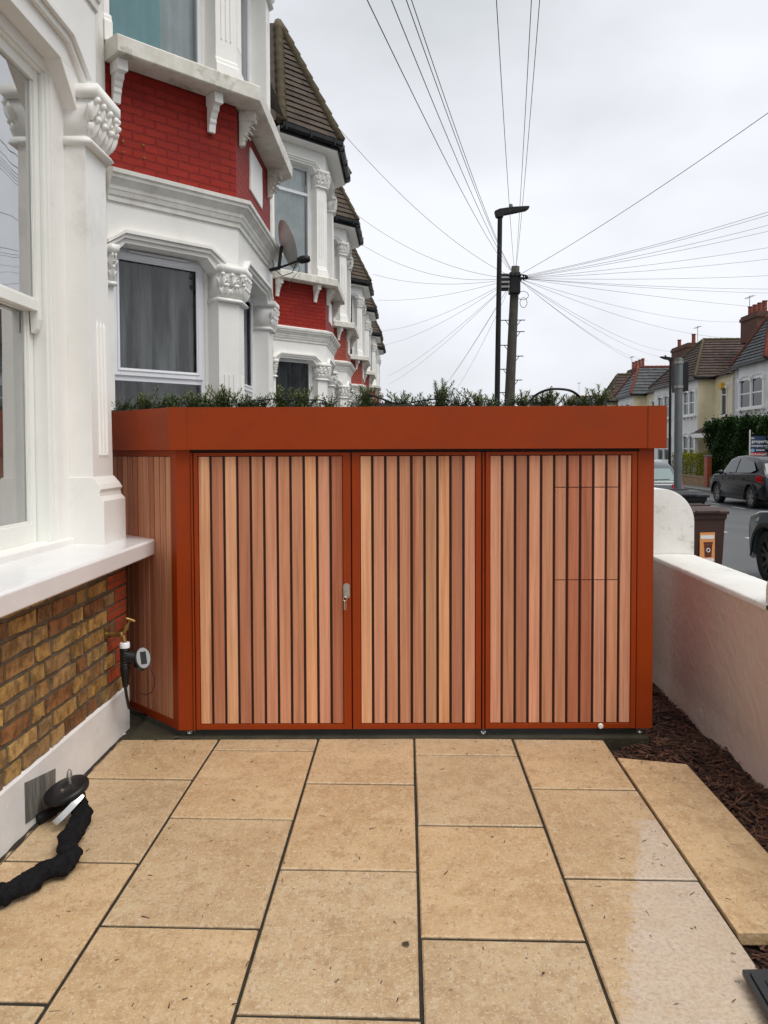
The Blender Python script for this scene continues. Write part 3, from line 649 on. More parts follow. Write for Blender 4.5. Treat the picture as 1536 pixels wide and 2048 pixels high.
def sash_storey(t, FA, FB, FC, P, B, C, D, Z):
    """the nearest house's ground floor: deep piers, recessed timber sash windows"""
    zs, zc0, zp, zf = Z['s1'], Z['cap0'], Z['p1'], Z['co']
    mb = MB(); mb.sweep(P, [(-.24, zp+.05), (-.11, zp+.05), (-.11, zf+.02), (-.24, zf+.02)])
    for F, e0, e1 in ((FA, .10, .30), (FB, .32, .32), (FC, .30, .10)):
        u0, u1 = e0, F.L-e1
        for s_ in (0, 1):
            a = u0 if not s_ else u1; dr = 1 if not s_ else -1
            fpoly(mb, F, [(a-dr*.002, zp-.14), (a+dr*.20, zp+.052), (a-dr*.002, zp+.052)], -.239, -.111)
            fbox(mb, F, min(a, a+dr*.15), max(a, a+dr*.15), zs, zp+.06, -.30, -.185)
        hood(mb, Fr((F.p(0,0,-.112).x, F.p(0,0,-.112).y), (F.p(F.L,0,-.112).x, F.p(F.L,0,-.112).y)), u0-.05, u1+.05, zp+.15, ch=.2, dz=.15)
        fbox(mb, F, u0+.01, u1-.01, zs, zs+.05, -.36, -.16)
        # sash window
        wb = MB(); a, b = u0+.13, u1-.13; zt = zp+.05; z0 = zs+.05; mid = 2.39
        for w0, w1, q in ((-.36, -.20, .04), (-.36, -.215, .055)):
            fbox(wb, F, a, a+q, z0, zt, w0, w1); fbox(wb, F, b-q, b, z0, zt, w0, w1); fbox(wb, F, a+q, b-q, zt-q-.02, zt, w0, w1-.001)
        c, d = a+.06, b-.06
        def srect(z0_, z1_, w0, w1, st, rb, rt):
            fbox(wb, F, c, c+st, z0_, z1_, w0, w1); fbox(wb, F, d-st, d, z0_, z1_, w0, w1)
            fbox(wb, F, c+st, d-st, z0_, z0_+rb, w0, w1-.001); fbox(wb, F, c+st, d-st, z1_-rt, z1_, w0, w1-.001)
            fbox(wb, F, c+st, c+st+.012, z0_+rb, z1_-rt, w0+.01, w1-.012); fbox(wb, F, d-st-.012, d-st, z0_+rb, z1_-rt, w0+.01, w1-.012)
            fbox(wb, F, c+st+.012, d-st-.012, z0_+rb, z0_+rb+.012, w0+.01, w1-.012)
        srect(mid-.02, zt-.07, -.275, -.235, .045, .055, .06)
        srect(z0, mid+.03, -.325, -.285, .05, .10, .05)
        for s_ in (c, d-.045):   # sash horns
            pr = [(-.275,mid-.02),(-.235,mid-.02),(-.235,mid-.06),(-.245,mid-.11),(-.262,mid-.13),(-.275,mid-.13)]
            wb.prism([F.p(s_, z_, w_) for w_, z_ in pr], F.u*.045)
        wn = wb.build('window', 'timber_white', t, bevel=.003, origin=F.p((a+b)/2, z0, -.25))
        p = MB(); p.face([F.p(c+.04, mid+.03, -.255), F.p(d-.04, mid+.03, -.255), F.p(d-.04, zt-.12, -.255), F.p(c+.04, zt-.12, -.255)]); p.build('pane', 'glass_bright', wn)
        p = MB(); p.face([F.p(c+.04, z0+.09, -.305), F.p(d-.04, z0+.09, -.305), F.p(d-.04, mid-.01, -.305), F.p(c+.04, mid-.01, -.305)]); p.build('pane', 'glass_bright', wn)
        cu = MB(); vs = []; n = 80
        for i in range(n+1):
            s_ = i/n
            for zz in (z0, zt): vs.append(F.p(a+.03+(b-a-.06)*s_, zz, -.355+.012*math.sin(s_*46)+.008*math.sin(s_*17)))
        cu.raw(vs, [(2*i, 2*i+2, 2*i+3, 2*i+1) for i in range(n)]); cu.build('curtain', 'curtain_white', wn, smooth=True, fix=False)
    mb.build('frieze', 'white_paint', t, bevel=.004)
    for path in ([FA.p(0,0).xy, FA.p(.10,0).xy], [FA.p(FA.L-.30,0).xy, B, FB.p(.32,0).xy], [FB.p(FB.L-.32,0).xy, C, FC.p(.30,0).xy], [FC.p(FC.L-.10,0).xy, D]):
        path = [tuple(q) for q in path]; pm = MB()
        pm.sweep(path, [(-.24, zs), (-.052, zs), (-.075, zp+.0), (-.112, zp+.002), (-.112, zp+.049), (-.24, zp+.049)])
        pm.sweep(ext(path,.012), [(-.25, zs), (.006, zs), (.006, zs+.25), (-.014, zs+.275), (-.018, zs+.30), (-.008, zs+.315), (-.02, zs+.34), (-.05, zs+.38), (-.25, zs+.38)])
        if len(path) == 3:
            for i in (0, 1):
                F = Fr(path[i], path[i+1])
                for k in range(3):
                    u = F.L/2+(k-1)*.05; pm.tube([F.p(u, zs+.5, -.058), F.p(u, zs+1.22, -.066), F.p(u, zs+1.27, -.07)], [.012,.012,.004], 8)
        pr = pm.build('pilaster', 'white_paint', t, bevel=.005)
        o9 = [Fr(path[i], path[i+1]) for i in range(len(path)-1)]
        if len(path) == 3:
            m_ = (o9[0].n+o9[1].n).normalized(); k9 = -.075/m_.dot(o9[0].n); path = [tuple((Vector(path[0])+o9[0].n.xy*-.075)), tuple(Vector(path[1])+m_.xy*k9), tuple(Vector(path[2])+o9[1].n.xy*-.075)]
        else: path = [tuple(Vector(a)+o9[0].n.xy*-.075) for a in path]
        capital(path, zc0, zp, .17, pr)
random.seed(11)
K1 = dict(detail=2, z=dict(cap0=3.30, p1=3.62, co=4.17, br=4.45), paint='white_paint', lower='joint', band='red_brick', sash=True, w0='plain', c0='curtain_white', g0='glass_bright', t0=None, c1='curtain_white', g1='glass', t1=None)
K2 = dict(detail=1.5, paint='white_paint', lower='stock_brick', band='red_brick', w0='casement', c0='curtain_fold_shading', g0='glass_dark', t0=.50, c1='curtain_teal', g1='glass', t1=None)
K3 = dict(detail=1, paint='white_paint', lower='stock_brick', band='red_brick', w0='plain', c0='curtain_fold_shading', g0='glass_dark', t0=None, c1='curtain_white', g1='glass', t1=.76)
K4 = dict(detail=0, paint='white_paint', lower='stock_brick', band='orange_brick', w0='plain', c0='curtain_fold_shading', g0='glass_dark', t0=None, c1='curtain_fold_shading', g1='glass_dark', t1=.5)
h1, F1, bw1 = terraced_house(4.65, 2.0, .8, 6.45, 'white painted bay front with yellow stock brick below the sill, nearest on the left', K1)
h2, F2, _ = terraced_house(9.95, 2.0, 6.45, 13.2, 'house with teal upper curtain and blank white plaque, directly behind the planter store', K2)
h3, F3, _ = terraced_house(18.6, 1.85, 13.2, 21.2, 'bay house with the nearest mossy pointed tile roof, behind the satellite dish', K3)
h4, F4, _ = terraced_house(24.3, 1.85, 21.2, 27.6, 'house with orange brick band and the second pointed roof along the left terrace', K4)
for yC, lab in ((32.3, 'third pointed roof along the left terrace, paler than the ones before it'), (38.0, 'fourth pointed roof in the receding left terrace, mostly hidden bay'), (45.7, 'fifth pointed roof in the receding left terrace, a narrow sliver'), (51.5, 'farthest pointed roof at the low end of the left terrace')):
    c = copy_tree(h4); c.location.y += yC-24.3; c['label'] = lab
FA2 = F2[0]
for k, (px, py) in enumerate(((245,283),(286,291),(246,305),(288,316))):
    r = ray(px, py); o_ = Vector((0,0,H)); tt = ((FA2.o-o_).xy.dot(FA2.n.xy)-.012)/r.xy.dot(FA2.n.xy); q = o_+r*tt; m = MB(); m.ball(q, .013 if k != 2 else .009, 8, 5); m.tube([q, q+FA2.n*.02], .005, 6); tag(m.build('wall_fixing', 'brass', h2, origin=q), None)
# hand-laid stock brickwork and red quoins of the nearest house
FB = F1[1]; mb = MB(); mq = MB(); random.seed(21)
ch = .0865; z = Z['pl']+.002; row = 0
brc = [(.44,.27,.09),(.38,.22,.07),(.46,.29,.11),(.33,.18,.065),(.27,.12,.045),(.42,.25,.08),(.36,.22,.09),(.48,.29,.09)]
mat('stock_face', (1,1,1), .55, (.45,.40,.33), 16, lo=.42, hi=.62, bump=.012, bscale=22, tint=True, dirt=(.16,.12,.07), dscale=11, dlo=.52, dhi=.68)
TINTED += ('stock_face',)
MATS['smear_mortar'] = mat('smear_mortar', (.14,.115,.08), .7, (.085,.065,.042), 6, bump=.012, bscale=25, dirt=(.22,.13,.05), dscale=7)
while z < Z['s0']-.02:
    qw = .30 if row % 2 else .19
    zt = min(z+ch-.019, Z['s0']-.004)
    u = FB.L-qw-.012; k = row % 2
    # quoins
    if row > 0:
        ws = (.19, .10) if qw > .2 else (.18,)
        uu = FB.L
        for w_ in ws:
            fbox(mq, FB, uu-w_+.004, uu-.003, z, zt+.006, -.01, .004); uu -= w_
        fbox(mq, F1[2], .001, .2, z, zt+.006, -.01, .004)
    else: u = FB.L-.03
    while u > 0.02:
        w_ = (.25 if k % 2 else .125)+random.uniform(-.012,.012); a = max(.005, u-w_); b = u
        n = 5; jz = .006; pts = []
        for i in range(n): pts.append((a+(b-a)*i/(n-1)+random.uniform(-.004,.004), z+random.uniform(-.003,jz)))
        pts.append((b+random.uniform(-.006,.003), (z+zt)/2))
        for i in range(n): pts.append((b-(b-a)*i/(n-1)+random.uniform(-.004,.004), zt-random.uniform(-.001,jz)))
        pts.append((a+random.uniform(-.003,.006), (z+zt)/2))
        c = random.choice(brc); g = random.uniform(.8,1.25)
        fpoly(mb, FB, pts, -.01, random.uniform(.001,.006), tuple(x*g for x in c))
        u = a-.020-random.uniform(0,.010); k += 1
    z += ch; row += 1
mb.build('stock_bricks', 'stock_face', bw1, origin=None)
mq.build('quoin_bricks', 'quoin_brick', bw1, bevel=.002)
bw1.data.materials[0] = MATS['smear_mortar']
# unpainted cement patch on the plinth
mb = MB(); q = [gx(45,1648,XB), gx(105,1612,XB), gx(105,1537,XB), gx(43,1566,XB)]
pl1 = [o_ for o_ in bpy.data.objects if o_.parent == h1 and o_.name.startswith('plinth')][0]
mb.prism([Vector((XB+.011, v.y, max(.01, v.z))) for v in q], (.004,0,0)); mb.build('cement_patch', 'cement', pl1)
# dried mortar strip along the foot of the wall
mb = MB(); random.seed(3); vs = []
for i in range(60):
    y = 1.4+3.3*i/59; vs += [(XB, y, .010+random.uniform(0,.006)), (XB+.018+random.uniform(0,.012), y, -.001)]
mb.raw(vs, [(2*i, 2*i+1, 2*i+3, 2*i+2) for i in range(59)]); mb.build('mortar_fillet', 'joint', pl1, fix=False)
# ------------------------------------------------------------------ planter-topped bike store
RY = Matrix.Rotation(-YAW, 3, 'Z')
def lray(px, py): return RY @ ray(px, py)
r_ = lray(840, 1458); DS = r_.y*((.04-H)/r_.z)
def sp(px, py, d=0):
    r = lray(px, py); t = (DS+d)/r.y; return (r.x*t, H+r.z*t)
sroot = thing('bike_store', Matrix.Rotation(YAW, 3, 'Z') @ Vector((0, DS, 0)), 'burnt orange metal store with vertical timber slats and planted roof', 'store')
sroot.rotation_euler.z = YAW
def lb(mb, name, mats, parent, **k):
    o = mb.build(name, mats, None, **k); o.parent = parent; return o
X = lambda px, py=1180, d=0: sp(px, py, d)[0]
Zs = lambda py, d=0: sp(840, py, d)[1]
xc = X(357); xr = X(1301)
BL = (xc-.95, .95); CN = (xc, 0); FRt = (xr, 0); BR = (xr, .90)
SP = [BL, CN, FRt, BR]; FS = Fr(BL, CN); FF = Fr(CN, FRt); FE = Fr(FRt, BR)
zt = Zs(813, -.06); zf = Zs(898, -.06); zb = .04; zd0 = Zs(1456); zd1 = Zs(904); zs0 = Zs(1445); zs1 = Zs(912)
mb = MB(); mb.sweep(SP, [(.052, zf), (.06, zf), (.06, zt), (.03, zt), (.03, zt-.004), (.052, zt-.006)])
mb.sweep(SP, [(0, zf+.02), (.052, zf+.02), (.052, zf+.03), (0, zf+.03)])
lb(mb, 'fascia', 'shed_paint', sroot, bevel=.0015)
def ff(px, d=-.06): return X(px, 850, d)-xc
for ps in ([FS.p(FS.L-.004,0).xy, CN, FF.p(ff(373),0).xy], [FF.p(ff(1296),0).xy, FRt, FE.p(.12,0).xy]):
    mb = MB(); mb.sweep([tuple(q) for q in ps], [(.0605, zf-.001), (.064, zf-.001), (.064, zt+.001), (.0605, zt+.001)]); lb(mb, 'corner_cover', 'shed_paint', sroot, bevel=.0012)
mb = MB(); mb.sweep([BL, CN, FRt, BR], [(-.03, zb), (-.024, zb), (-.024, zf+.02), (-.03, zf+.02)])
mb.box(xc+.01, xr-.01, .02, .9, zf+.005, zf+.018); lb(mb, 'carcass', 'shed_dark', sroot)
# posts and rails
mb = MB(); uP = X(384)-xc
mb.sweep([FS.p(FS.L-.055,0).xy, CN, FF.p(uP,0).xy], [(-.02, zb), (.012, zb), (.012, zf+.018), (-.02, zf+.018)])
lb(mb, 'corner_post', 'shed_paint', sroot, bevel=.002); mb = MB()
mb.sweep([FF.p(X(1275)-xc,0).xy, FRt, FE.p(.05,0).xy], [(-.02, zb+.004), (.012, zb+.004), (.012, zf+.018), (-.02, zf+.018)])
lb(mb, 'corner_post', 'shed_paint', sroot, bevel=.002)
mb = MB(); fbox(mb, FE, .051, FE.L, zb, zf+.01, -.01, .008); lb(mb, 'end_panel', 'shed_paint', sroot, bevel=.002)
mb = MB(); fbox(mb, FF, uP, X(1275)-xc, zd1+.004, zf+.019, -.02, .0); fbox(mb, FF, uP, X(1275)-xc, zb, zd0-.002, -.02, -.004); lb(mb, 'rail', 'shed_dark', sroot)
random.seed(8)
TL = dict(L=(1.46,1.66,1.62), O=(1.44,1.52,1.34), M=(1.10,1.08,1.06), B=(.88,.79,.78), T=(1.04,1.02,1.04), P=(1.26,1.28,1.36), R=(.86,.66,.62), G=(1.08,1.18,1.12))
def door(px0, px1, sx0, sx1, cols, hinge, hatch=None, over=0):
    a = X(px0)-xc; b = X(px1)-xc; c = X(sx0)-xc; d = X(sx1)-xc
    dr = bpy.data.objects.new('door', None)
    mb = MB(); t = .016
    fbox(mb, FF, a, c-.003, zd0, zd1, -.02, t); fbox(mb, FF, d+.003, b, zd0, zd1, -.02, t)
    fbox(mb, FF, c-.003, d+.003, zd0, zs0-.004, -.02, t-.0006); fbox(mb, FF, c-.003, d+.003, zs1+.004, zd1, -.02, t-.0006)
    frame = lb(mb, 'door', 'shed_paint', sroot, bevel=.0015)
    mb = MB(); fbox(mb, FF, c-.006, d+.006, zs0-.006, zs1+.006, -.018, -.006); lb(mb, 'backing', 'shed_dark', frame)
    mb = MB(); n = len(cols); gap = .0145; w_ = (d-c-gap*(n-1))/n
    for i, k in enumerate(cols):
        u = c+i*(w_+gap); g = random.uniform(.93, 1.05); t_ = tuple(v*g for v in TL[k]); e = .0009
        cuts = [zs0, zs1]
        if hatch and hatch[0] <= i <= hatch[1]: cuts = [zs0, Zs(1161), Zs(1160), Zs(976), Zs(975), zs1]; cuts = [cuts[0], cuts[1]-.0008, cuts[2]+.0008, cuts[3]-.0008, cuts[4]+.0008, cuts[5]]
        for q in range(0, len(cuts), 2):
            g2 = random.uniform(.92, 1.06) if len(cuts) > 2 else 1; tt = tuple(v*g2 for v in t_); z0, z1 = cuts[q], cuts[q+1]
            vs = [FF.p(u, z0, -.005), FF.p(u+w_, z0, -.005), FF.p(u+w_, z1, -.005), FF.p(u, z1, -.005), FF.p(u, z0, .005), FF.p(u+w_, z0, .005), FF.p(u+w_, z1, .005), FF.p(u, z1, .005),
                  FF.p(u+e*2, z0+e, .008), FF.p(u+w_-e*2, z0+e, .008), FF.p(u+w_-e*2, z1-e, .008), FF.p(u+e*2, z1-e, .008)]
            mb.raw(vs, [(8,9,10,11)]+[(r*4+i_, r*4+(i_+1) % 4, (r+1)*4+(i_+1) % 4, (r+1)*4+i_) for r in (0,1) for i_ in range(4)], tt)
    lb(mb, 'slat_panel', 'wood', frame)
    if hinge is not None:
        mb = MB(); u = X(hinge)-xc; z = zd0-.004; k = 0
        while z < zd1:
            z2 = min(zd1, z+.031); mb.tube([FF.p(u, z, .014), FF.p(u, z2-.0015, .014)], .0062, 8); z = z2
        lb(mb, 'hinge', 'shed_paint', frame, smooth='angle')
    return frame
dA = door(391, 702.5, 400, 686, 'LBLBMPMMOPR', 387)
dB = door(705, 961.5, 722, 950, 'LPMMMGOBP', 966)
dC = door(970.5, 1271, 980, 1260, 'PMBPMTRRPMP', 1274, (5, 9))
# lock and key on the left leaf
mb = MB(); u = X(693.5)-xc; zl = Zs(1180)
pts = [FF.p(u+.019*math.cos(a), zl+(.026 if math.sin(a) > 0 else -.026)+.017*math.sin(a), .016) for a in [2*math.pi*i/24 for i in range(24)]]
mb.prism(pts, (0,-.005,0)); lk = lb(mb, 'lock', 'hardware', dA, bevel=.001)
mb = MB(); mb.tube([FF.p(u, zl+.012, .019), FF.p(u, zl+.012, .030)], .0135, 16); mb.tube([FF.p(u, zl-.014, .019), FF.p(u, zl-.014, .034)], .0125, 16); mb.box(-.001+FF.p(u,0).x, FF.p(u,0).x+.001, -.045, -.028, zl+.002, zl+.02); lb(mb, 'cylinder_plug', 'steel', lk, smooth='angle')
mb = MB(); cx = FF.p(u,0).x-.008; pts = [(cx+.011*math.cos(a), -.040, zl-.042+.013*math.sin(a)) for a in [i*.5 for i in range(13)]]; mb.tube(pts, .0025, 6)
mb.box(cx-.006, cx-.002, -.041, -.038, zl-.105, zl-.052); mb.box(cx+.003, cx+.0065, -.036, -.033, zl-.108, zl-.052); lb(mb, 'key', 'hardware', lk)
mb = MB(); u2 = X(1201)-xc; zk = Zs(1451); mb.tube([FF.p(u2, zk, .014), FF.p(u2, zk, .024), FF.p(u2, zk, .027)], [.015,.015,.012], 16); lb(mb, 'door_stop', 'white_paint', dC, smooth='angle')
# canted side
mb = MB(); u1 = FS.L-.058; n = 12; w_ = .0545; gap = .011; tl = 'MBRMBRMPBMTG'
mr = MB(); ua = u1-n*(w_+gap)
for k, (a, b) in enumerate(((0, ua-.02), (ua-.018, ua-.006))): fbox(mr, FS, a, b, zb, zf+.016, -.02, .010)
fbox(mr, FS, ua-.006, u1+.002, zb, zb+.045, -.02, .009); fbox(mr, FS, ua-.006, u1+.002, zs1+.004, zf+.016, -.02, .009); side = lb(mr, 'side_panel', 'shed_paint', sroot, bevel=.0015)
for i in range(n):
    u = ua+i*(w_+gap)+gap/2; g = random.uniform(.88,1.05); fbox(mb, FS, u, u+w_, zb+.047, zs1, -.012, .005, tuple(v*g for v in TL[tl[i]]))
lb(mb, 'slat_panel', 'wood', side)
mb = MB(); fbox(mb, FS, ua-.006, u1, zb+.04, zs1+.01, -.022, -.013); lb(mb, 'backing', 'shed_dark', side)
for px, dy in ((375, .05), (968, .03), (1284, .04)):
    mb = MB(); x = X(px, 1458); mb.tube([(x, dy, .004), (x, dy, .012), (x, dy, .0121), (x, dy, .045)], [.017,.015,.007,.007], 14); lb(mb, 'levelling_foot', 'steel', sroot, smooth='angle')
# roof soil
mb = MB(); random.seed(2); nx, ny = 110, 14; vs = []
for j in range(ny+1):
    for i in range(nx+1):
        yy = -.02+.88*j/ny; xl = max(xc-.93, xc-.02-yy) if yy > 0 else xc; x = xl+(xr-.01-xl)*i/nx
        e = min(1, j/2.2)
        h = zt-.03+e*(.028+.014*math.sin(x*5+1)+.010*math.sin(x*13+yy*9)+.014*math.sin(yy*8+x*2)+random.uniform(-.010,.012))
        if x > X(1235, 810): h -= .02
        vs.append((x, yy, h))
mb.raw(vs, [(j*(nx+1)+i, j*(nx+1)+i+1, (j+1)*(nx+1)+i+1, (j+1)*(nx+1)+i) for j in range(ny) for i in range(nx)])
so_ = lb(mb, 'soil', 'soil', sroot, smooth=False)
M_S = Matrix.Translation(world_loc(sroot)) @ Matrix.Rotation(YAW, 4, 'Z')
def rosemary(seed, h, spread, nst):
    rnd = random.Random(seed); lf = MB(); st = MB()
    for s_ in range(nst):
        a = rnd.uniform(0, 6.28); lean = rnd.uniform(.05, spread); hh = h*rnd.uniform(.55, 1.0)*(1-.35*lean/max(spread,.01)*rnd.random())
        bx, by = rnd.uniform(-.03,.03), rnd.uniform(-.025,.025); pts = []
        for i in range(9):
            q = i/8; pts.append(Vector((bx+math.cos(a)*lean*hh*q**1.4*1.3+.004*math.sin(q*9+a), by+math.sin(a)*lean*hh*q**1.4, hh*q)))
        st.tube(pts, [.0028-.0018*i/8 for i in range(9)], 4)
        nn = int(hh*330)
        for i in range(nn):
            q = .12+.88*i/nn; k = q*8; j = min(7, int(k)); p = pts[j].lerp(pts[j+1], k-j); t = (pts[j+1]-pts[j]).normalized()
            an = i*2.4+rnd.uniform(-.3,.3); sd = Vector((math.cos(an), math.sin(an), 0)); d = (sd*rnd.uniform(.7,1.05)+t*rnd.uniform(.5,1.0)+Vector((0,0,-.15*(1-q)))).normalized()
            ln = (.021+.014*(1-abs(q-.55)))*rnd.uniform(.8,1.2)*(1.0 if q < .93 else .7); wv = d.cross(Vector((0,0,1))).normalized()*.0026
            g = rnd.choice((.65,.85,1,1.15,1.45)); tt = (g, g*rnd.uniform(.95,1.05), g*.9)
            m_ = p+d*ln*.55+Vector((0,0,.0015)); e_ = p+d*ln-Vector((0,0,.002))
            lf.face([p-wv*.6, p+wv*.6, m_+wv, m_-wv], tt); lf.face([m_-wv, m_+wv, e_+wv*.2, e_-wv*.2], tt)
    return lf, st
PROTO = {}
def plant(px, pyt, d, kind, nst, spread, label, hscale=1):
    x, z0 = sp(px, 812, d); top = sp(px, pyt, d)[1]; base = zt-.035; h = max(.05, (top-base))
    key = None
    t = thing('rosemary_plant' if kind == 'r' else 'trailing_plant', M_S @ Vector((x, d, base)), label, 'plant', 'rosemary plants on the store roof' if kind == 'r' else 'low plants on the store roof')
    if kind == 'r':
        lf, st = rosemary(int(px), h, spread, nst)
        o = lf.build('foliage', 'rosemary_leaf', None, fix=False, uv=False); o.parent = t; o = st.build('stem', 'rosemary_stem', None); o.parent = t
    else:
        rnd = random.Random(px); lf = MB(); st = MB()
        for s_ in range(nst):
            a = rnd.uniform(0,6.28); ln = rnd.uniform(.03, spread); p0 = Vector((0,0,0)); p1 = Vector((math.cos(a)*ln, math.sin(a)*ln*.6, h*rnd.uniform(.4,1)))
            st.tube([p0, p0.lerp(p1,.5)+Vector((0,0,h*.15)), p1], .0015, 4)
            for i in range(13):
                p = p0.lerp(p1, .2+.8*i/12)+Vector((rnd.uniform(-.012,.012), rnd.uniform(-.012,.012), rnd.uniform(-.006,.012)))
                d_ = Vector((rnd.uniform(-1,1), rnd.uniform(-1,1), rnd.uniform(-.2,.9))).normalized()*rnd.uniform(.008,.014); wv = d_.cross(Vector((rnd.uniform(-1,1),0,1))).normalized()*.005; g = rnd.choice((.6,.9,1.1,1.5))
                lf.face([p, p+d_*.5+wv, p+d_, p+d_*.5-wv], (g,g,g))
        o = lf.build('foliage', 'ground_leaf', None, fix=False, uv=False); o.parent = t; o = st.build('stem', 'rosemary_stem', None); o.parent = t
for a in ((287,776,.32,'r',9,.5,'leftmost rosemary clump on the roof, in front of the dark lower window pane'),
          (386,779,.14,'r',9,.6,'leafy rosemary below the left edge of the big bay pilaster'),
          (410,784,.22,'r',7,.7,'short spreading rosemary between the two clumps left of the pilaster foot'),
          (452,770,.16,'r',13,.6,'bushy rosemary directly in front of the white pilaster of the teal-curtained house'),
          (566,775,.15,'r',12,.6,'left one of the two rosemaries under the third house window'),
          (606,772,.16,'r',12,.6,'right one of the two rosemaries under the third house window'),
          (733,764,.14,'r',17,.45,'dense rosemary in front of the orange brick bands of the far houses'),
          (806,768,.16,'r',9,.9,'thin rosemary with wide arching shoots just right of the left terrace end'),
          (884,754,.14,'r',15,.4,'tallest rosemary spire left of the lamp column against the sky'),
          (912,780,.2,'r',6,.6,'short rosemary at the right foot of the tallest rosemary spire'),
          (958,768,.15,'r',11,.7,'loose rosemary between the tallest spire and black lamp column'),
          (1048,774,.16,'r',10,.8,'rosemary just right of the telegraph pole foot'),
          (1100,770,.14,'r',15,.6,'rosemary inside the arch of the black irrigation pipe'),
          (1135,780,.2,'r',9,.7,'rosemary at the right foot of the irrigation pipe arch'),
          (345,786,.2,'r',8,.7,'short rosemary behind the folded left corner of the fascia'),
          (432,778,.12,'r',9,.6,'rosemary squeezed between two clumps at the big pilaster foot'),
          (482,784,.13,'r',8,.7,'low rosemary right of the pilaster foot, before the open stretch'),
          (845,782,.13,'r',8,.7,'small rosemary left of the tallest spire'),
          (985,784,.13,'r',8,.7,'short rosemary hugging the right side of the lamp column'),
          (1075,778,.18,'r',9,.6,'rosemary under the rising leg of the pipe arch'),
          (1160,782,.13,'r',8,.7,'low rosemary under the falling leg of the pipe arch'),
          (1195,760,.13,'r',12,.9,'rightmost rosemary with one long shoot in front of the distant slate roofs')):
    plant(a[0], a[1]-(4 if a[0] < 640 else -3), a[2], a[3], int(a[4]*1.5), a[5], a[6])
for a in ((245,790,.55,'g',30,.12,'low dark creeping plant beside the near pilaster, at the far left of the roof'),
          (325,792,.25,'g',30,.14,'low creeping plant between the two leftmost rosemaries'),
          (500,793,.15,'g',30,.10,'low leafy plant right of the big pilaster, beside the window corner'),
          (520,790,.12,'g',26,.07,'small dark plant between the pilaster and the paired rosemaries'),
          (660,786,.13,'g',24,.06,'tiny dark sprig alone in front of the third house pilasters'),
          (925,793,.13,'g',30,.09,'low dark plant between tall rosemary spire and lamp column'),
          (1015,795,.13,'g',26,.08,'low plant at the foot of the lamp column and telegraph pole'),
          (1080,795,.12,'g',30,.11,'dark plant under the left leg of the irrigation pipe arch'),
          (1165,795,.12,'g',30,.09,'low plant between the pipe arch and the rightmost rosemary')):
    plant(*a)
random.seed(31); lf = MB(); xa = X(222, 812, .3); xb = X(1235, 812, .1)
for k in range(5200):
    q = random.random(); x = xa+(xb-xa)*q; d0 = max(.0, (xc-.02)-x) if x < xc else 0; yy = d0+.04+abs(random.gauss(0,.09))
    dens = .55+.45*math.sin(x*7.3+1.2)*math.sin(x*17.1); 
    if x > xc+.9 and random.random() > dens*.75: continue
    z_ = zt-.02+random.uniform(0,.045)*(.6+dens) + (.02 if x < xc+.55 else 0); p = M_S @ Vector((x, yy, z_))
    d_ = Vector((random.uniform(-1,1), random.uniform(-1,1), random.uniform(-.1,1.0))).normalized()*random.uniform(.010,.024); wv = d_.cross(Vector((random.uniform(-1,1),.3,1))).normalized()*random.uniform(.002,.006); g = random.choice((.6,.9,1.2,1.7,2.4))
    lf.face([p, p+d_*.5+wv, p+d_, p+d_*.5-wv], (g,g,g*.9))
tag(lf.build('ground_cover', 'ground_leaf', None, fix=False, uv=False), 'low mixed green ground cover filling the roof tray between the rosemaries', 'ground cover', kind='stuff')
def pipe(pts, label, r=.0075):
    mb = MB(); P = []
    for k in range(len(pts)-1):
        for i in range(8):
            q = i/8; p0 = pts[max(0,k-1)]; p1 = pts[k]; p2 = pts[k+1]; p3 = pts[min(len(pts)-1,k+2)]
            P.append(tuple(.5*((2*p1[j])+(-p0[j]+p2[j])*q+(2*p0[j]-5*p1[j]+4*p2[j]-p3[j])*q*q+(-p0[j]+3*p1[j]-3*p2[j]+p3[j])*q**3) for j in range(3)))
    P.append(pts[-1]); Q = []
    for px, py, d in P: x, z = sp(px, py, d); Q.append(M_S @ Vector((x, d, z)))
    mb.tube(Q, r, 8); o = mb.build('irrigation_pipe', 'black_plastic', None, smooth=True, origin=Q[0]); tag(o, label, 'pipe', 'drip irrigation pipes on the store roof')
pipe([(1058,806,.2),(1072,790,.16),(1098,779,.12),(1130,779,.12),(1150,786,.14),(1168,803,.2)], 'black irrigation pipe arching over a rosemary near the right end of the roof')
pipe([(820,806,.12),(848,801,.10),(880,798,.10),(905,803,.12)], 'thin black irrigation pipe crossing the foot of the tallest rosemary', .004)
pipe([(736,792,.12),(752,793,.11),(770,800,.11),(790,808,.12)], 'short bent irrigation pipe right of the dense rosemary', .006)
pipe([(520,801,.1),(548,798,.1),(590,801,.12),(640,800,.1),(655,808,.1)], 'low irrigation pipe running behind the paired rosemaries', .004)
# concrete pad under the store
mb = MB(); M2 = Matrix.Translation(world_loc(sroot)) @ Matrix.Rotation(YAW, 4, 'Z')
mb.box(xc-.9, X(1293,1466)+.0, -.05, 1.1, -.10, .003, M=M2); tag(mb.build('concrete_pad', 'pad', None, bevel=.006), kind='structure')
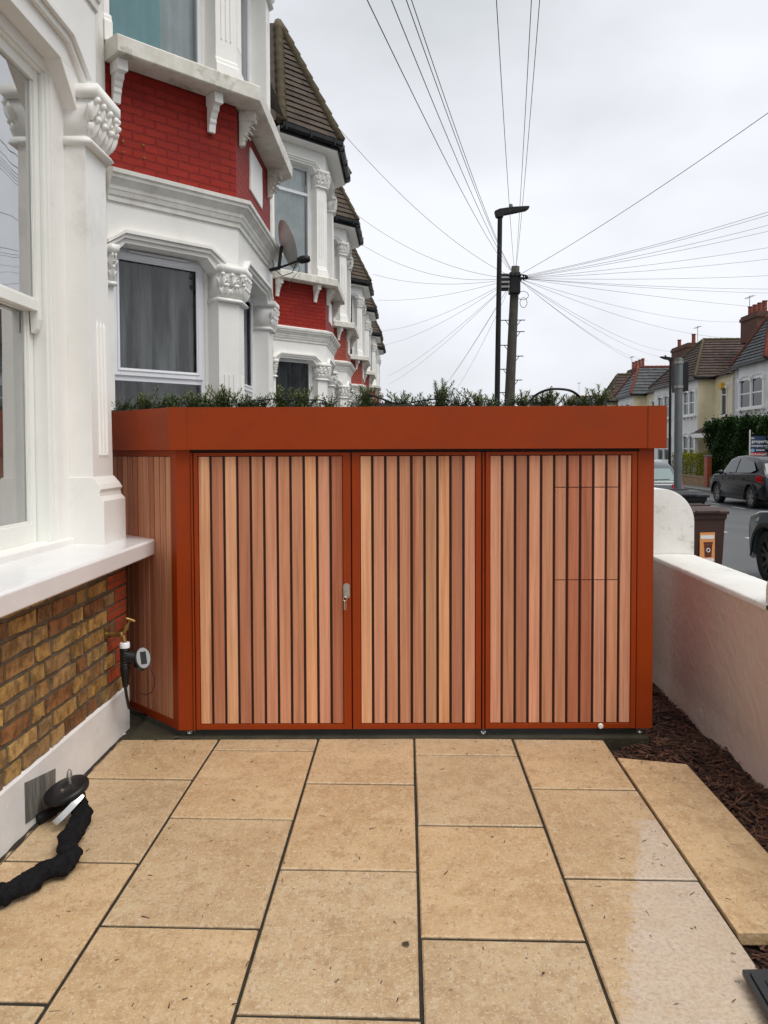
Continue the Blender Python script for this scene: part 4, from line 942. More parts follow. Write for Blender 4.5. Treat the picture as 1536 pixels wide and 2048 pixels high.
# ------------------------------------------------------------------ tap, timer, hose end
tp = gx(212, 1268, XB); tp = Vector((XB, tp.y, tp.z))
t = thing('garden_tap', tp, 'brass garden tap on the red brick corner below the white sill', 'tap')
mb = MB(); mb.tube([tp, tp+Vector((.006,0,0)), tp+Vector((.0061,0,0)), tp+Vector((.03,0,0)), tp+Vector((.031,0,0)), tp+Vector((.05,0,0)), tp+Vector((.051,0,0)), tp+Vector((.085,0,0))], [.028,.028,.011,.011,.015,.015,.012,.014], 14)
e = tp+Vector((.085,0,0)); mb.ball(e, (.02,.018,.018), 10, 8); mb.tube([e, e+Vector((.012,0,-.012)), e+Vector((.018,0,-.045))], [.014,.012,.013], 12)
hd_ = e+Vector((.012,0,.012)); dv = Vector((.5,0,.87)).normalized()
mb.tube([hd_, hd_+dv*.022, hd_+dv*.0221, hd_+dv*.034, hd_+dv*.0341, hd_+dv*.05, hd_+dv*.0501, hd_+dv*.075], [.015,.015,.02,.02,.014,.012,.006,.006], 10)
mb.build('tap_body', 'brass', t, smooth='angle')
mb = MB(); q = hd_+dv*.078; cr = Vector((.87,.25,-.35)).normalized()*.03; mb.tube([q-cr, q-cr*.7, q+cr*.7, q+cr], [.005,.0075,.0075,.005], 8); mb.ball(q, .010, 8, 6); mb.build('tap_handle', 'brass', t, smooth=True)
tb = e+Vector((.018,0,-.045))
t = thing('water_timer', tb, 'black hose tap timer with silver rimmed display hanging from the tap', 'timer')
mb = MB(); mb.tube([tb, tb+Vector((0,0,-.005)), tb+Vector((0,0,-.03))], [.024,.028,.028], 18); mb.build('collar', 'upvc', t, smooth='angle')
mb = MB(); P = [tb+Vector((0,0,-.03))]; rr = [.023]
for i in range(14): P.append(tb+Vector((0,0,-.035-.008*i))); rr.append(.028 if i % 2 else .024)
P += [tb+Vector((0,0,-.16)), tb+Vector((.0,0,-.22)), tb+Vector((0,0,-.25))]; rr += [.026,.017,.014]
mb.tube(P, rr, 14)
bc = tb+Vector((.105,-.01,-.085)); nb = Vector((.55,-.75,.35)).normalized(); rot = nb.to_track_quat('Z','Y').to_matrix()
def disc(mb, c, rot, rx, ry, z0, z1, seg=24, taper=1):
    vs = [c+rot @ Vector((rx*math.cos(2*math.pi*i/seg), ry*math.sin(2*math.pi*i/seg), z0)) for i in range(seg)]+[c+rot @ Vector((rx*taper*math.cos(2*math.pi*i/seg), ry*taper*math.sin(2*math.pi*i/seg), z1)) for i in range(seg)]
    mb.raw(vs, [tuple(range(seg))[::-1], tuple(range(seg,2*seg))]+[(i,(i+1)%seg,seg+(i+1)%seg,seg+i) for i in range(seg)])
disc(mb, bc, rot, .046, .064, -.05, .0, taper=.96); mb.tube([tb+Vector((.01,0,-.08)), bc-nb*.025], .034, 12); mb.build('timer_body', 'black_plastic', t, smooth='angle')
mb = MB(); disc(mb, bc, rot, .040, .058, .0005, .006, taper=.95); f_ = mb.build('face_plate', 'alloy', t, smooth='angle')
mb = MB(); vs = [bc+rot @ Vector((x, y, .0065)) for x, y in ((-.016,-.034),(.016,-.034),(.016,.034),(-.016,.034))]; mb.prism(vs, nb*.002); mb.build('display', 'black_plastic', f_)
cb = bc+Vector((.03,0,-.05)); mb = MB(); mb.tube([cb+Vector((.03*math.sin(i*.35), .01, -.018*i)) for i in range(9)]+[cb+Vector((-.03,.03,-.165)), cb+Vector((-.07,.05,-.16))], .0022, 6); mb.build('cable', 'black_plastic', t, smooth=True)
o = MB(); p0 = tb+Vector((0,0,-.25)); o.tube([p0, p0+Vector((.0,.02,-.06)), p0+Vector((-.01,.08,-.14)), p0+Vector((-.02,.2,-.2)), (p0.x-.05, p0.y+.5, .02), (p0.x-.25,p0.y+.7,.015)], .009, 8); tag(o.build('garden_hose', 'black_plastic', None, smooth=True, origin=p0), 'black hose dropping from the tap timer into the dark gap behind', 'hose')
# ------------------------------------------------------------------ ground anchor, shackle, sleeved chain
c = gz(128, 1640, 0); dc = gy(131, 1575, c.y)
t = thing('ground_anchor', (dc.x, dc.y, 0), 'round black steel anchor disc with bolt and hoop lying by the white plinth', 'anchor')
tilt = Matrix.Rotation(R(-14), 3, 'Y') @ Matrix.Rotation(R(12), 3, 'X')
mb = MB(); seg = 36; prof = [(.0,.0),(.03,.004),(.085,.003),(.098,-.004),(.1,-.014),(.097,-.026),(.08,-.03),(.045,-.034),(.04,-.09),(.0,-.095)]
vs = [dc+tilt @ Vector((r*math.cos(2*math.pi*i/seg), r*math.sin(2*math.pi*i/seg), z)) for r, z in prof for i in range(seg)]
mb.raw(vs, [(j*seg+i, j*seg+(i+1)%seg, (j+1)*seg+(i+1)%seg, (j+1)*seg+i) for j in range(len(prof)-1) for i in range(seg)]); mb.build('disc', 'black_plastic', t, smooth=True)
mb = MB(); a = tilt @ Vector((.015,.02,0)); mb.tube([dc+a, dc+a+Vector((-.003,0,.035)), dc+a+Vector((-.003,0,.0351)), dc+a+Vector((-.004,0,.055)), dc+a+Vector((-.004,0,.066))], [.008,.008,.013,.011,.006], 10); b2 = dc+tilt @ Vector((-.0,-.035,0)); mb.tube([b2, b2+Vector((0,0,.012))], .008, 8); mb.build('bolt', 'hardware', t, smooth='angle')
mb = MB(); yh = c.y-.06; h0 = gy(165, 1586, yh+.03); h1_ = gy(108, 1647, yh-.06); h1_.z = max(h1_.z, .006); dd_ = (h1_-h0); nn_ = Vector((.75,-.55,.35)).normalized(); n = 22; vs = []
for i in range(n+1):
    an = math.pi*i/n; p_ = h0+dd_*(.5-.5*math.cos(an))+Vector((.0,.10,.0))*(1-math.sin(an))*.0+nn_*.018*math.sin(an); wv = Vector((.55,-.2,.8)).cross(dd_.normalized()).normalized()*.0135; th = nn_*.004
    vs += [p_-wv, p_+wv, p_+wv-th, p_-wv-th]
mb.raw(vs, [(i*4+k, i*4+(k+1)%4, (i+1)*4+(k+1)%4, (i+1)*4+k) for i in range(n) for k in range(4)]+[(0,1,2,3),(n*4,n*4+1,n*4+2,n*4+3)]); mb.build('hoop', 'steel', t, smooth='angle')
pl_ = gz(75, 1640, .02); mb = MB(); mb.tube([pl_, pl_+Vector((.045,.07,.012)), pl_+Vector((.0455,.0705,.012)), pl_+Vector((.065,.10,.015))], [.024,.024,.019,.019], 14)
t2 = mb.build('padlock_body', 'black_metal', None, smooth='angle', origin=pl_); tag(t2, 'small black cylindrical lock lying against the unpainted patch of the plinth', 'lock')
mb = MB(); pts = [(150,1598,.075),(158,1612,.065),(163,1634,.05),(152,1655,.045),(138,1680,.045),(136,1700,.045),(140,1716,.045),(120,1732,.045),(85,1744,.045),(50,1768,.045),(15,1785,.045),(-25,1797,.045),(-70,1790,.045)]
Q = []; 
for k in range(len(pts)-1):
    for i in range(9):
        q = i/9; p0 = pts[max(0,k-1)]; p1 = pts[k]; p2 = pts[k+1]; p3 = pts[min(len(pts)-1,k+2)]
        v = [.5*((2*p1[j])+(-p0[j]+p2[j])*q+(2*p0[j]-5*p1[j]+4*p2[j]-p3[j])*q*q+(-p0[j]+3*p1[j]-3*p2[j]+p3[j])*q**3) for j in range(3)]; Q.append(gz(*v))
random.seed(9); seg = 22; vs = []; n = len(Q)
for i, p in enumerate(Q):
    tt = (Q[min(i+1,n-1)]-Q[max(i-1,0)]).normalized(); a = tt.cross(Vector((0,0,1))).normalized(); b = a.cross(tt)
    base = .041+.003*math.sin(i*.42)+.002*math.sin(i*.9+1)
    for k in range(seg):
        an = 2*math.pi*k/seg; rr = base*(1+.08*math.sin(an*3+i*.35)+.06*math.sin(an*5-i*.6+2)+.05*math.sin(i*1.3+an*2)+.03*math.sin(i*2.9+an*4))
        v = p+a*math.cos(an)*rr+b*math.sin(an)*rr*.85; v.z = max(v.z, .001+.002*math.sin(k)); vs.append(v)
mb.raw(vs, [(i*seg+k, i*seg+(k+1)%seg, (i+1)*seg+(k+1)%seg, (i+1)*seg+k) for i in range(n-1) for k in range(seg)]+[tuple(range(seg))[::-1], tuple((n-1)*seg+k for k in range(seg))])
tag(mb.build('sleeved_chain', 'fabric', None, smooth=True, origin=(Q[20].x,Q[20].y,0)), 'security chain in a crumpled black fabric sleeve lying across the paving', 'chain')
# black tray corner, bottom right
p = [gz(1484,1950,.02), gz(1640,1945,.02), gz(1720,2110,.02), gz(1575,2110,.02)]; mb = MB(); mb.prism(p, (0,0,.018)); cc = sum(p, Vector())/4
mb.prism([cc+(v-cc)*.86+Vector((0,0,.019)) for v in p], (0,0,.006)); mb.prism([cc+(v-cc)*.60+Vector((0,0,.0255)) for v in p], (0,0,.004))
tag(mb.build('plastic_board', 'bin_black', None, bevel=.003, origin=(cc.x,cc.y,.01)), 'dark plastic board whose corner lies at the bottom right of the paving', 'board')
p = [gz(226,1482,.006), gz(226,1464,.006), gz(252,1466,.006)]; mb = MB(); mb.prism(p, (0,0,-.02)); tag(mb.build('tile_offcut', 'white_paint', None, bevel=.002, origin=p[0]), 'small white triangular offcut in the corner at the foot of the plinth', 'offcut')
# debris on the paving
random.seed(77); mb = MB()
for k in range(420):
    if k < 300: x, y = random.uniform(-1.5, XR), random.uniform(1.6, FY)
    else: x, y = random.uniform(XR-.15, XR+.4), random.uniform(2.2, 4.2)
    if k % 5 == 0: y = FY-abs(random.gauss(0,.12))
    z = .003 if x < XR else .016; l_ = random.uniform(.002,.012)*(1.5 if random.random() < .15 else 1); w_ = random.uniform(.0008,.0025); a = random.uniform(0,6.28)
    d = Vector((math.cos(a), math.sin(a), 0))*l_; s_ = Vector((-math.sin(a), math.cos(a), .2))*w_; g = random.uniform(.5,1.3)
    mb.face([(x,y,z)-d*1-s_ if False else Vector((x,y,z))-d-s_, Vector((x,y,z))+d-s_*.5, Vector((x,y,z))+d+s_*.5, Vector((x,y,z))-d+s_], (g,g,g))
tag(mb.build('garden_debris', 'mulch', None, fix=False, uv=False), 'fine bark crumbs and twigs scattered over the paving slabs', 'debris', kind='stuff')
def leaf(px, py, s_, a, label):
    p = gz(px, py, .003); mb = MB(); vs = []
    for i in range(7):
        q = i/6; w_ = s_*.28*math.sin(q*math.pi)**.8+.0005
        for k in (-1, 0, 1): v = Vector((s_*(q-.5), k*w_, .006*abs(k)*math.sin(q*3)+.004*q)); vs.append(p+Matrix.Rotation(a,3,'Z') @ v)
    mb.raw(vs, [(i*3+k, i*3+k+1, (i+1)*3+k+1, (i+1)*3+k) for i in range(6) for k in range(2)]); o = mb.build('dead_leaf', 'bark', None, origin=p); tag(o, label, 'leaf', 'dead leaves on the paving')
leaf(313,1479,.03,2,'small dead leaf below the left corner post of the store'); leaf(352,1477,.045,.3,'larger dark dead leaf just right of the small one below the corner post')
leaf(811,1890,.035,-.9,'curved dry sprig on the slab left of the centre joint'); leaf(1087,1950,.012,.3,'dark round crumb on the slab near the bottom, right of centre')
# ------------------------------------------------------------------ side wall and piers
XW = 1.80; XW2 = 2.115; ZW = .872
t = thing('side_wall', (XW+.16, 3, 0), 'low rendered garden wall, pinkish inside with a white painted top', 'wall')
mb = MB(); random.seed(6); ny, nz = 120, 22; vs = []
for j in range(nz+1):
    for i in range(ny+1):
        y = 4.06+(5.95-4.06)*i/ny if False else .2+(5.95-.2)*i/ny; zz = -.10+(ZW+.075)*j/nz
        zz = min(zz, ZW-.022); vs.append((XW+.006*math.sin(y*2.2)*math.sin(zz*3)+random.uniform(-.0012,.0012)-(.012*max(0,.1-zz)/.1), y, zz))
mb.raw(vs, [(j*(ny+1)+i, j*(ny+1)+i+1, (j+1)*(ny+1)+i+1, (j+1)*(ny+1)+i) for j in range(nz) for i in range(ny)])
mb.box(XW+.02, XW2, .2, 5.95, -.2, ZW-.024); mb.build('rendered_face', 'render_pink', t, smooth=False)
mb = MB(); n = 60; vs = []; random.seed(12)
for i in range(n+1):
    y = 4.02+(5.93-4.02)*i/n; e = random.uniform(-.0015,.0015)
    for x, z_ in ((XW-.004+e, ZW-.030), (XW-.004+e, ZW-.006), (XW+.008, ZW+.001), ((XW+XW2)/2, ZW+.006), (XW2, ZW), (XW2+.01, ZW-.01), (XW2+.01, ZW-.03)): vs.append((x, y, z_+random.uniform(-.001,.001)))
mb.raw(vs, [(i*7+k, i*7+k+1, (i+1)*7+k+1, (i+1)*7+k) for i in range(n) for k in range(6)]); mb.build('coping', 'wall_white', t, smooth=True)
def dome_pier(x0, x1, y0, y1, ztop, rad, label, m, zb=-.2):
    mb = MB(); seg = 12; pr = [(x0, zb)]
    for i in range(seg+1): a = math.pi-math.pi/2*i/seg; pr.append((x0+rad+rad*math.cos(a), ztop-rad+rad*math.sin(a)))
    for i in range(seg+1): a = math.pi/2-math.pi/2*i/seg; pr.append((x1-rad+rad*math.cos(a), ztop-rad+rad*math.sin(a)))
    pr.append((x1, zb)); mb.prism([(x, y0, z_) for x, z_ in pr], (0, y1-y0, 0))
    tag(mb.build('wall_pier', m, None, bevel=.012, smooth='angle', origin=((x0+x1)/2,(y0+y1)/2,0)), label, 'pier')
dome_pier(1.58, 2.125, 5.935, 6.35, 1.358, .25, 'white round topped pier at the far end of the garden wall, beside the store', 'wall_white')
dome_pier(1.815, 2.2, 3.3, 4.075, 1.06, .12, 'grey white pier edge at the right of the frame, ending the white coping', 'wall_white')
# ------------------------------------------------------------------ telegraph pole, street lamps, post
def wp(px, py, Y): return gy(px, py, Y)
pb = wp(1019, 800, 23); ptp = wp(1031, 533, 23)
dirp = (ptp-pb); base = pb+dirp*((-.06-pb.z)/dirp.z)
t = thing('telegraph_pole', base, 'leaning wooden telegraph pole with fan of wires behind the store', 'pole')
mb = MB(); mb.tube([base.lerp(ptp, i/12) for i in range(13)], [.17-.055*i/12 for i in range(13)], 14); mb.build('shaft', 'pole_wood', t, smooth=True)
hd0 = wp(1030, 556, 23)
def atp(py): 
    k = (800-py)/(800-533); return pb.lerp(ptp, k)
mb = MB(); q = atp(572); mb.box(q.x-.17, q.x+.14, q.y-.22, q.y+.1, q.z-.24, q.z+.36); q2 = atp(570); mb.box(q2.x-.45, q2.x-.20, q2.y-.26, q2.y-.02, q2.z-.18, q2.z+.28); mb.build('terminal_box', 'black_plastic', t, bevel=.03)
mb = MB()
for k in range(3): mb.box(q2.x-.42, q2.x-.18, q2.y-.285, q2.y-.262, q2.z-.12+.13*k, q2.z-.07+.13*k)
mb.build('label_strip', 'alloy', t)
RC = atp(554); mb = MB()
mb.tube([RC+Vector((.32*math.cos(a), .32*math.sin(a)-.0, 0)) for a in [2*math.pi*i/20 for i in range(21)]], .02, 6)
for i in range(4): a = i*math.pi/2+.4; mb.tube([RC, RC+Vector((.32*math.cos(a), .32*math.sin(a), 0))], .022, 6)
for i in range(20):
    a = 2*math.pi*i/20; mb.ball(RC+Vector((.34*math.cos(a), .34*math.sin(a), -.02)), (.03,.03,.045), 6, 5)
mb.build('ring_head', 'black_metal', t)
mb = MB()
for k, (py, s_) in enumerate(((640,-1),(640,1),(663,1),(690,-1),(712,1),(738,-1),(760,1),(785,-1))):
    q = atp(py); mb.tube([q+Vector((s_*.12,0,0)), q+Vector((s_*.34,0,.0))], .014, 5); mb.tube([q+Vector((s_*.12,0,-.14)), q+Vector((s_*.22,0,0))], .010, 5)
mb.build('climbing_steps', 'black_metal', t)
mb = MB()
for k, (rx, rz, dx, dz) in enumerate(((.10,.14,.22,-.75),(.16,.12,.20,-.55),(.08,.10,-.35,-.3))):
    q = RC+Vector((dx,-.15,dz)); mb.tube([q+Vector((rx*math.cos(a), 0, rz*math.sin(a))) for a in [i*.45 for i in range(15)]], .008, 5)
mb.build('cable_loops', 'black_plastic', t, smooth=True)
def lamp(px, pyt, Y, arm, label, hh=None):
    top = wp(px, pyt, Y); b = Vector((top.x, top.y, -.06)); t = thing('street_lamp', b, label, 'street lamp', 'street lamps')
    lean = -.10 if Y < 25 else 0; b2 = b+Vector((lean, 0, 0)); t.location = b2
    mb = MB(); mb.tube([b2, b2.lerp(top,.16), b2.lerp(top,.161), top], [.09,.09,.068,.055], 14); mb.build('column', 'black_metal', t, smooth='angle')
    mb = MB(); s_ = 1 if arm > 0 else -1; L_ = abs(arm)
    pr = [(-.10,-.03),(-.13,.08),(-.02,.13),(.3*L_/.7,.17),(L_,.185),(L_+.01,.15),(L_-.06,.10),(.25,.03),(.08,-.0),(.07,-.06),(-.08,-.06)]
    mb.prism([top+Vector((s_*x, -.09, z_+.02)) for x, z_ in pr], (0,.18,0)); mb.build('lamp_head', 'black_metal', t, bevel=.012)
    mb = MB(); mb.tube([top+Vector((s_*.25,0,.18)), top+Vector((s_*.25,0,.25)), top+Vector((s_*.25,0,.27))], [.045,.045,.03], 10); mb.build('light_sensor', 'grey_metal', t, smooth='angle')
lamp(1000, 432, 18.8, .66, 'tall black street lamp with flat head, left of the telegraph pole')
lamp(1341, 721, 40, -.50, 'thin distant street lamp behind the grey post, arm pointing left')
pt = wp(1358, 716, 12.4); t = thing('sign_post', (pt.x, pt.y, -.06), 'thick grey metal post carrying a dark box sign, behind the white pier', 'post')
mb = MB(); mb.tube([(pt.x,pt.y,-.06),(pt.x,pt.y,pt.z-.02),(pt.x,pt.y,pt.z)], [.060,.060,.048], 18); mb.build('post_tube', 'grey_metal', t, smooth='angle')
mb = MB()
for zc in (pt.z-.07, pt.z-.44): mb.tube([(pt.x,pt.y,zc-.02),(pt.x,pt.y,zc+.02)], .067, 18)
mb.build('clamp', 'alloy', t, smooth='angle')
mb = MB(); mb.box(pt.x+.04, pt.x+.16, pt.y+.03, pt.y+.45, pt.z-.50, pt.z-.05); mb.build('sign_box', 'black_plastic', t, bevel=.008)
# ------------------------------------------------------------------ telephone wires
def wire(px, py, Y, label, sag=.0, grp='telephone wires fanning from the pole', r=.0062, az=None):
    e = wp(px, py, Y); d = (e-RC); dh = Vector((d.x, d.y, 0)).normalized(); s_ = RC+dh*.34
    mb = MB(); n = 28; pts = [s_.lerp(e, i/n)-Vector((0,0,1))*sag*4*(i/n)*(1-i/n) for i in range(n+1)]
    dist = (e-s_).length
    mb.tube(pts, r*.8, 5, cap=False); tag(mb.build('telephone_wire', 'wire_grey', None, smooth=True, uv=False, origin=s_), label, 'wire', grp)
ups = [(743,0,'leftmost of the wires leaving through the top of the picture'),(790,0,'second wire from the left leaving through the top of the picture'),(819,0,'third wire from the left at the top edge, close to its twin on the right'),(829,0,'fourth wire from the left at the top edge, right twin of a close pair'),(994,0,'wire leaving the top edge just left of the two steepest wires'),(1062,0,'left one of the two steep wires at the top edge above the lamp'),(1078,0,'right one of the two steep wires at the top edge above the lamp')]
for i, (px, py, lab) in enumerate(ups):
    k = 1.35; X_, Y_ = 1030+(px-1030)*k, 550+(py-550)*k; wire(X_, Y_, 4.0+.25*i, lab, .25, r=.0045)
lefts = [(672,250,17.6,.35,'wire from the pole to the pointed roof of the third house gutter'),(706,424,24,.35,'wire from the pole to the gutter of the fourth terrace house'),(720,487,26,.4,'wire running left below the fourth house gutter'),(745,548,32,.25,'nearly level wire running left to the far terrace roofs'),(756,600,37,.2,'wire reaching the left terrace just below the level one'),(762,662,43,.3,'upper of two wires dropping to the middle roofs of the far left terrace'),(768,690,46,.3,'lower of two wires dropping to the middle roofs of the far left terrace'),(776,752,52,.3,'upper wire to the lowest roof end of the left terrace'),(778,768,54,.3,'lower wire to the lowest roof end of the left terrace'),(860,806,50,.3,'steep wire dropping left towards the tall rosemary spire'),(896,802,48,.3,'steepest wire dropping left beside the lamp column'),(868,800,60,.2,'faint steep wire between the two steep ones left of the lamp')]
for px, py, Y, sg, lab in lefts: wire(px, py, Y, lab, sg)
rights = [(1536,221,'single high wire rising to the right edge'),(1536,418,'uppermost of the tight wire bundle reaching the right edge'),(1536,424,'second wire of the tight bundle at the right edge'),(1536,444,'wire just under the tight upper bundle at the right edge'),(1536,456,'wire midway between upper bundle and level wires at the right edge'),(1536,489,'gently rising wire above the level ones at the right edge'),(1536,512,'nearly level upper wire to the right edge'),(1536,545,'level wire to the right edge'),(1536,572,'slightly dropping wire to the right edge'),(1536,580,'second slightly dropping wire to the right edge'),(1536,610,'dropping wire to the right edge above the chimney')]
for i, (px, py, lab) in enumerate(rights):
    k = 1.25; Y_ = 12 if i == 0 else 16+i*2.2; wire(1045+(px-1045)*k, 551+(py-551)*k, Y_, lab, .12, r=.0062 if i else .0075)
for px, py, Y, lab in ((1482,676,47,'wire ending at the big chimney stack on the right'),(1500,642,50,'wire passing just above the big right chimney'),(1342,703,58,'upper wire to the twin potted chimney of the brown roof'),(1335,716,60,'lower wire to the brown roof chimney'),(1308,735,66,'faint lowest wire towards the four potted chimney'),(1296,722,64,'faint wire between the chimney wires')):
    wire(px, py, Y, lab, .45)
# ------------------------------------------------------------------ satellite dish
dcn = Vector((-1.44, 9.55, 0)); r_ = ray(566, 492); dcn.z = H+r_.z/r_.y*9.55; dcn.x = r_.x/r_.y*9.55
t = thing('satellite_dish', dcn, 'grey satellite dish with black arm on the corner of the teal-curtained house', 'dish')
nd = Vector((.80, .38, .30)).normalized(); rot = nd.to_track_quat('Z', 'Y').to_matrix(); mb = MB(); seg = 32; vs = []
for j in range(7):
    rr = .27*j/6
    for i in range(seg): a = 2*math.pi*i/seg; vs.append(dcn+rot @ Vector((rr*.92*math.cos(a), rr*1.08*math.sin(a), rr*rr*.9)))
mb.raw(vs, [(j*seg+i, j*seg+(i+1)%seg, (j+1)*seg+(i+1)%seg, (j+1)*seg+i) for j in range(6) for i in range(seg)]); mb.build('dish_bowl', 'dish_grey', t, smooth=True)
lp = wp(606, 518, 9.35); ab_ = wp(558, 536, 9.5); mb = MB(); mb.tube([ab_, lp], .013, 6); mb.tube([ab_+Vector((-.12,.1,.0)), ab_, ab_+Vector((.02,0,.03))], .022, 6); mb.tube([ab_, dcn-nd*.02], .02, 6); mb.build('arm', 'black_metal', t)
mb = MB(); q = wp(594, 521, 9.3); q2 = wp(620, 517, 9.3); mb.tube([q, q.lerp(q2,.3), q.lerp(q2,.8), q2], [.025,.045,.045,.03], 10); mb.build('receiver', 'black_plastic', t, smooth=True)
mb = MB(); mb.tube([q, wp(585,545,9.4), wp(565,552,9.5), wp(548,538,9.5), wp(545,520,9.6)], .005, 5); mb.tube([q, wp(600,540,9.3), wp(585,556,9.4), wp(578,575,9.6)], .003, 5); mb.build('cable', 'black_plastic', t, smooth=True)
# ------------------------------------------------------------------ wheelie bins
def bin_(x, y, w_, d_, h, rz, m, label, lab=False):
    t = thing('wheelie_bin', (x, y, -.06), label, 'wheelie bin'); t.rotation_euler.z = rz
    mb = MB(); hw, hd = w_/2, d_/2; k = .80
    lv = [(0,k,k),(.06,k,k),(h*.5,.91,.92),(h-.10,.97,.97),(h-.085,1.02,1.02),(h-.03,1.03,1.03)]
    vs = [(sx*hw*a, sy*hd*b, z_) for z_, a, b in lv for sx, sy in ((-1,-1),(1,-1),(1,1),(-1,1))]
    mb.raw(vs, [(3,2,1,0)]+[(j*4+i, j*4+(i+1)%4, (j+1)*4+(i+1)%4, (j+1)*4+i) for j in range(len(lv)-1) for i in range(4)]+[(20,21,22,23)]); lb(mb, 'body', m, t, bevel=.012)
    mb = MB(); a, b = hw*1.09, hd*1.10
    vs = [(-a,-b,h-.035),(a,-b,h-.035),(a,b,h-.035),(-a,b,h-.035),(-a,-b,h-.0),(a,-b,h-.0),(a,b,h+.015),(-a,b,h+.015),(-a*.8,-b*.78,h+.045),(a*.8,-b*.78,h+.045),(a*.8,b*.8,h+.05),(-a*.8,b*.8,h+.05)]
    mb.raw(vs, [(3,2,1,0),(8,9,10,11)]+[(j*4+i, j*4+(i+1)%4, (j+1)*4+(i+1)%4, (j+1)*4+i) for j in range(2) for i in range(4)])
    mb.box(-a*.55, a*.55, -b-.015, -b+.03, h-.02, h+.012); lid = lb(mb, 'lid', m, t, bevel=.008)
    mb = MB(); mb.box(-a*.6, a*.6, -.10, -.06, h+.047, h+.062); mb.box(-a*.6, a*.6, .06, .10, h+.047, h+.062); lb(mb, 'lid_ridge', m, lid, bevel=.004)
    mb = MB(); mb.tube([(-hw*.7, hd+.10, h-.02), (hw*.7, hd+.10, h-.02)], .016, 10)
    for s_ in (-1, 1): mb.box(s_*hw*.7-.02, s_*hw*.7+.02, hd*.98, hd+.11, h-.05, h+.005)
    lb(mb, 'handle', m, t, bevel=.003)
    for s_ in (-1, 1):
        mb = MB(); mb.tube([(s_*(hw*.86), hd*.8, .10), (s_*(hw*.86+.045), hd*.8, .10)], .10, 18); lb(mb, 'wheel', 'rubber', t, smooth='angle')
    if lab:
        F = Fr((-hw*.93, -hd*.972), (hw*.93, -hd*.972)); zz = h*.62
        mb = MB(); fbox(mb, F, .15, .33, zz-.17, zz+.16, .000, .004); L1 = lb(mb, 'label', 'label_orange', t)
        mb = MB(); fbox(mb, F, .16, .32, zz+.09, zz+.13, .0045, .006); fbox(mb, F, .16, .32, zz-.16, zz-.125, .0045, .006); lb(mb, 'label_band', 'label_white', L1)
        mb = MB(); fpoly(mb, F, [(.21,zz-.11),(.29,zz-.11),(.30,zz+.03),(.20,zz+.03)], .0045, .006); fbox(mb, F, .195, .305, zz+.032, zz+.055, .0045, .0062); lb(mb, 'bin_picture', 'label_brown', L1)
        mb = MB(); pts = [F.p(.25+.02*math.cos(a), zz-.035+.02*math.sin(a), .0075) for a in [i*.5236 for i in range(13)]]; mb.tube(pts, .005, 5); lb(mb, 'arrow_ring', 'label_white', L1)
    return t
bin_(3.22, 9.05, .48, .52, 1.03, R(12), 'bin_brown', 'brown wheelie bin with orange label, just beyond the garden wall', True)
bin_(3.62, 11.1, .72, .72, 1.10, R(4), 'bin_black', 'black lidded wheelie bin behind the white pier and the brown bin')
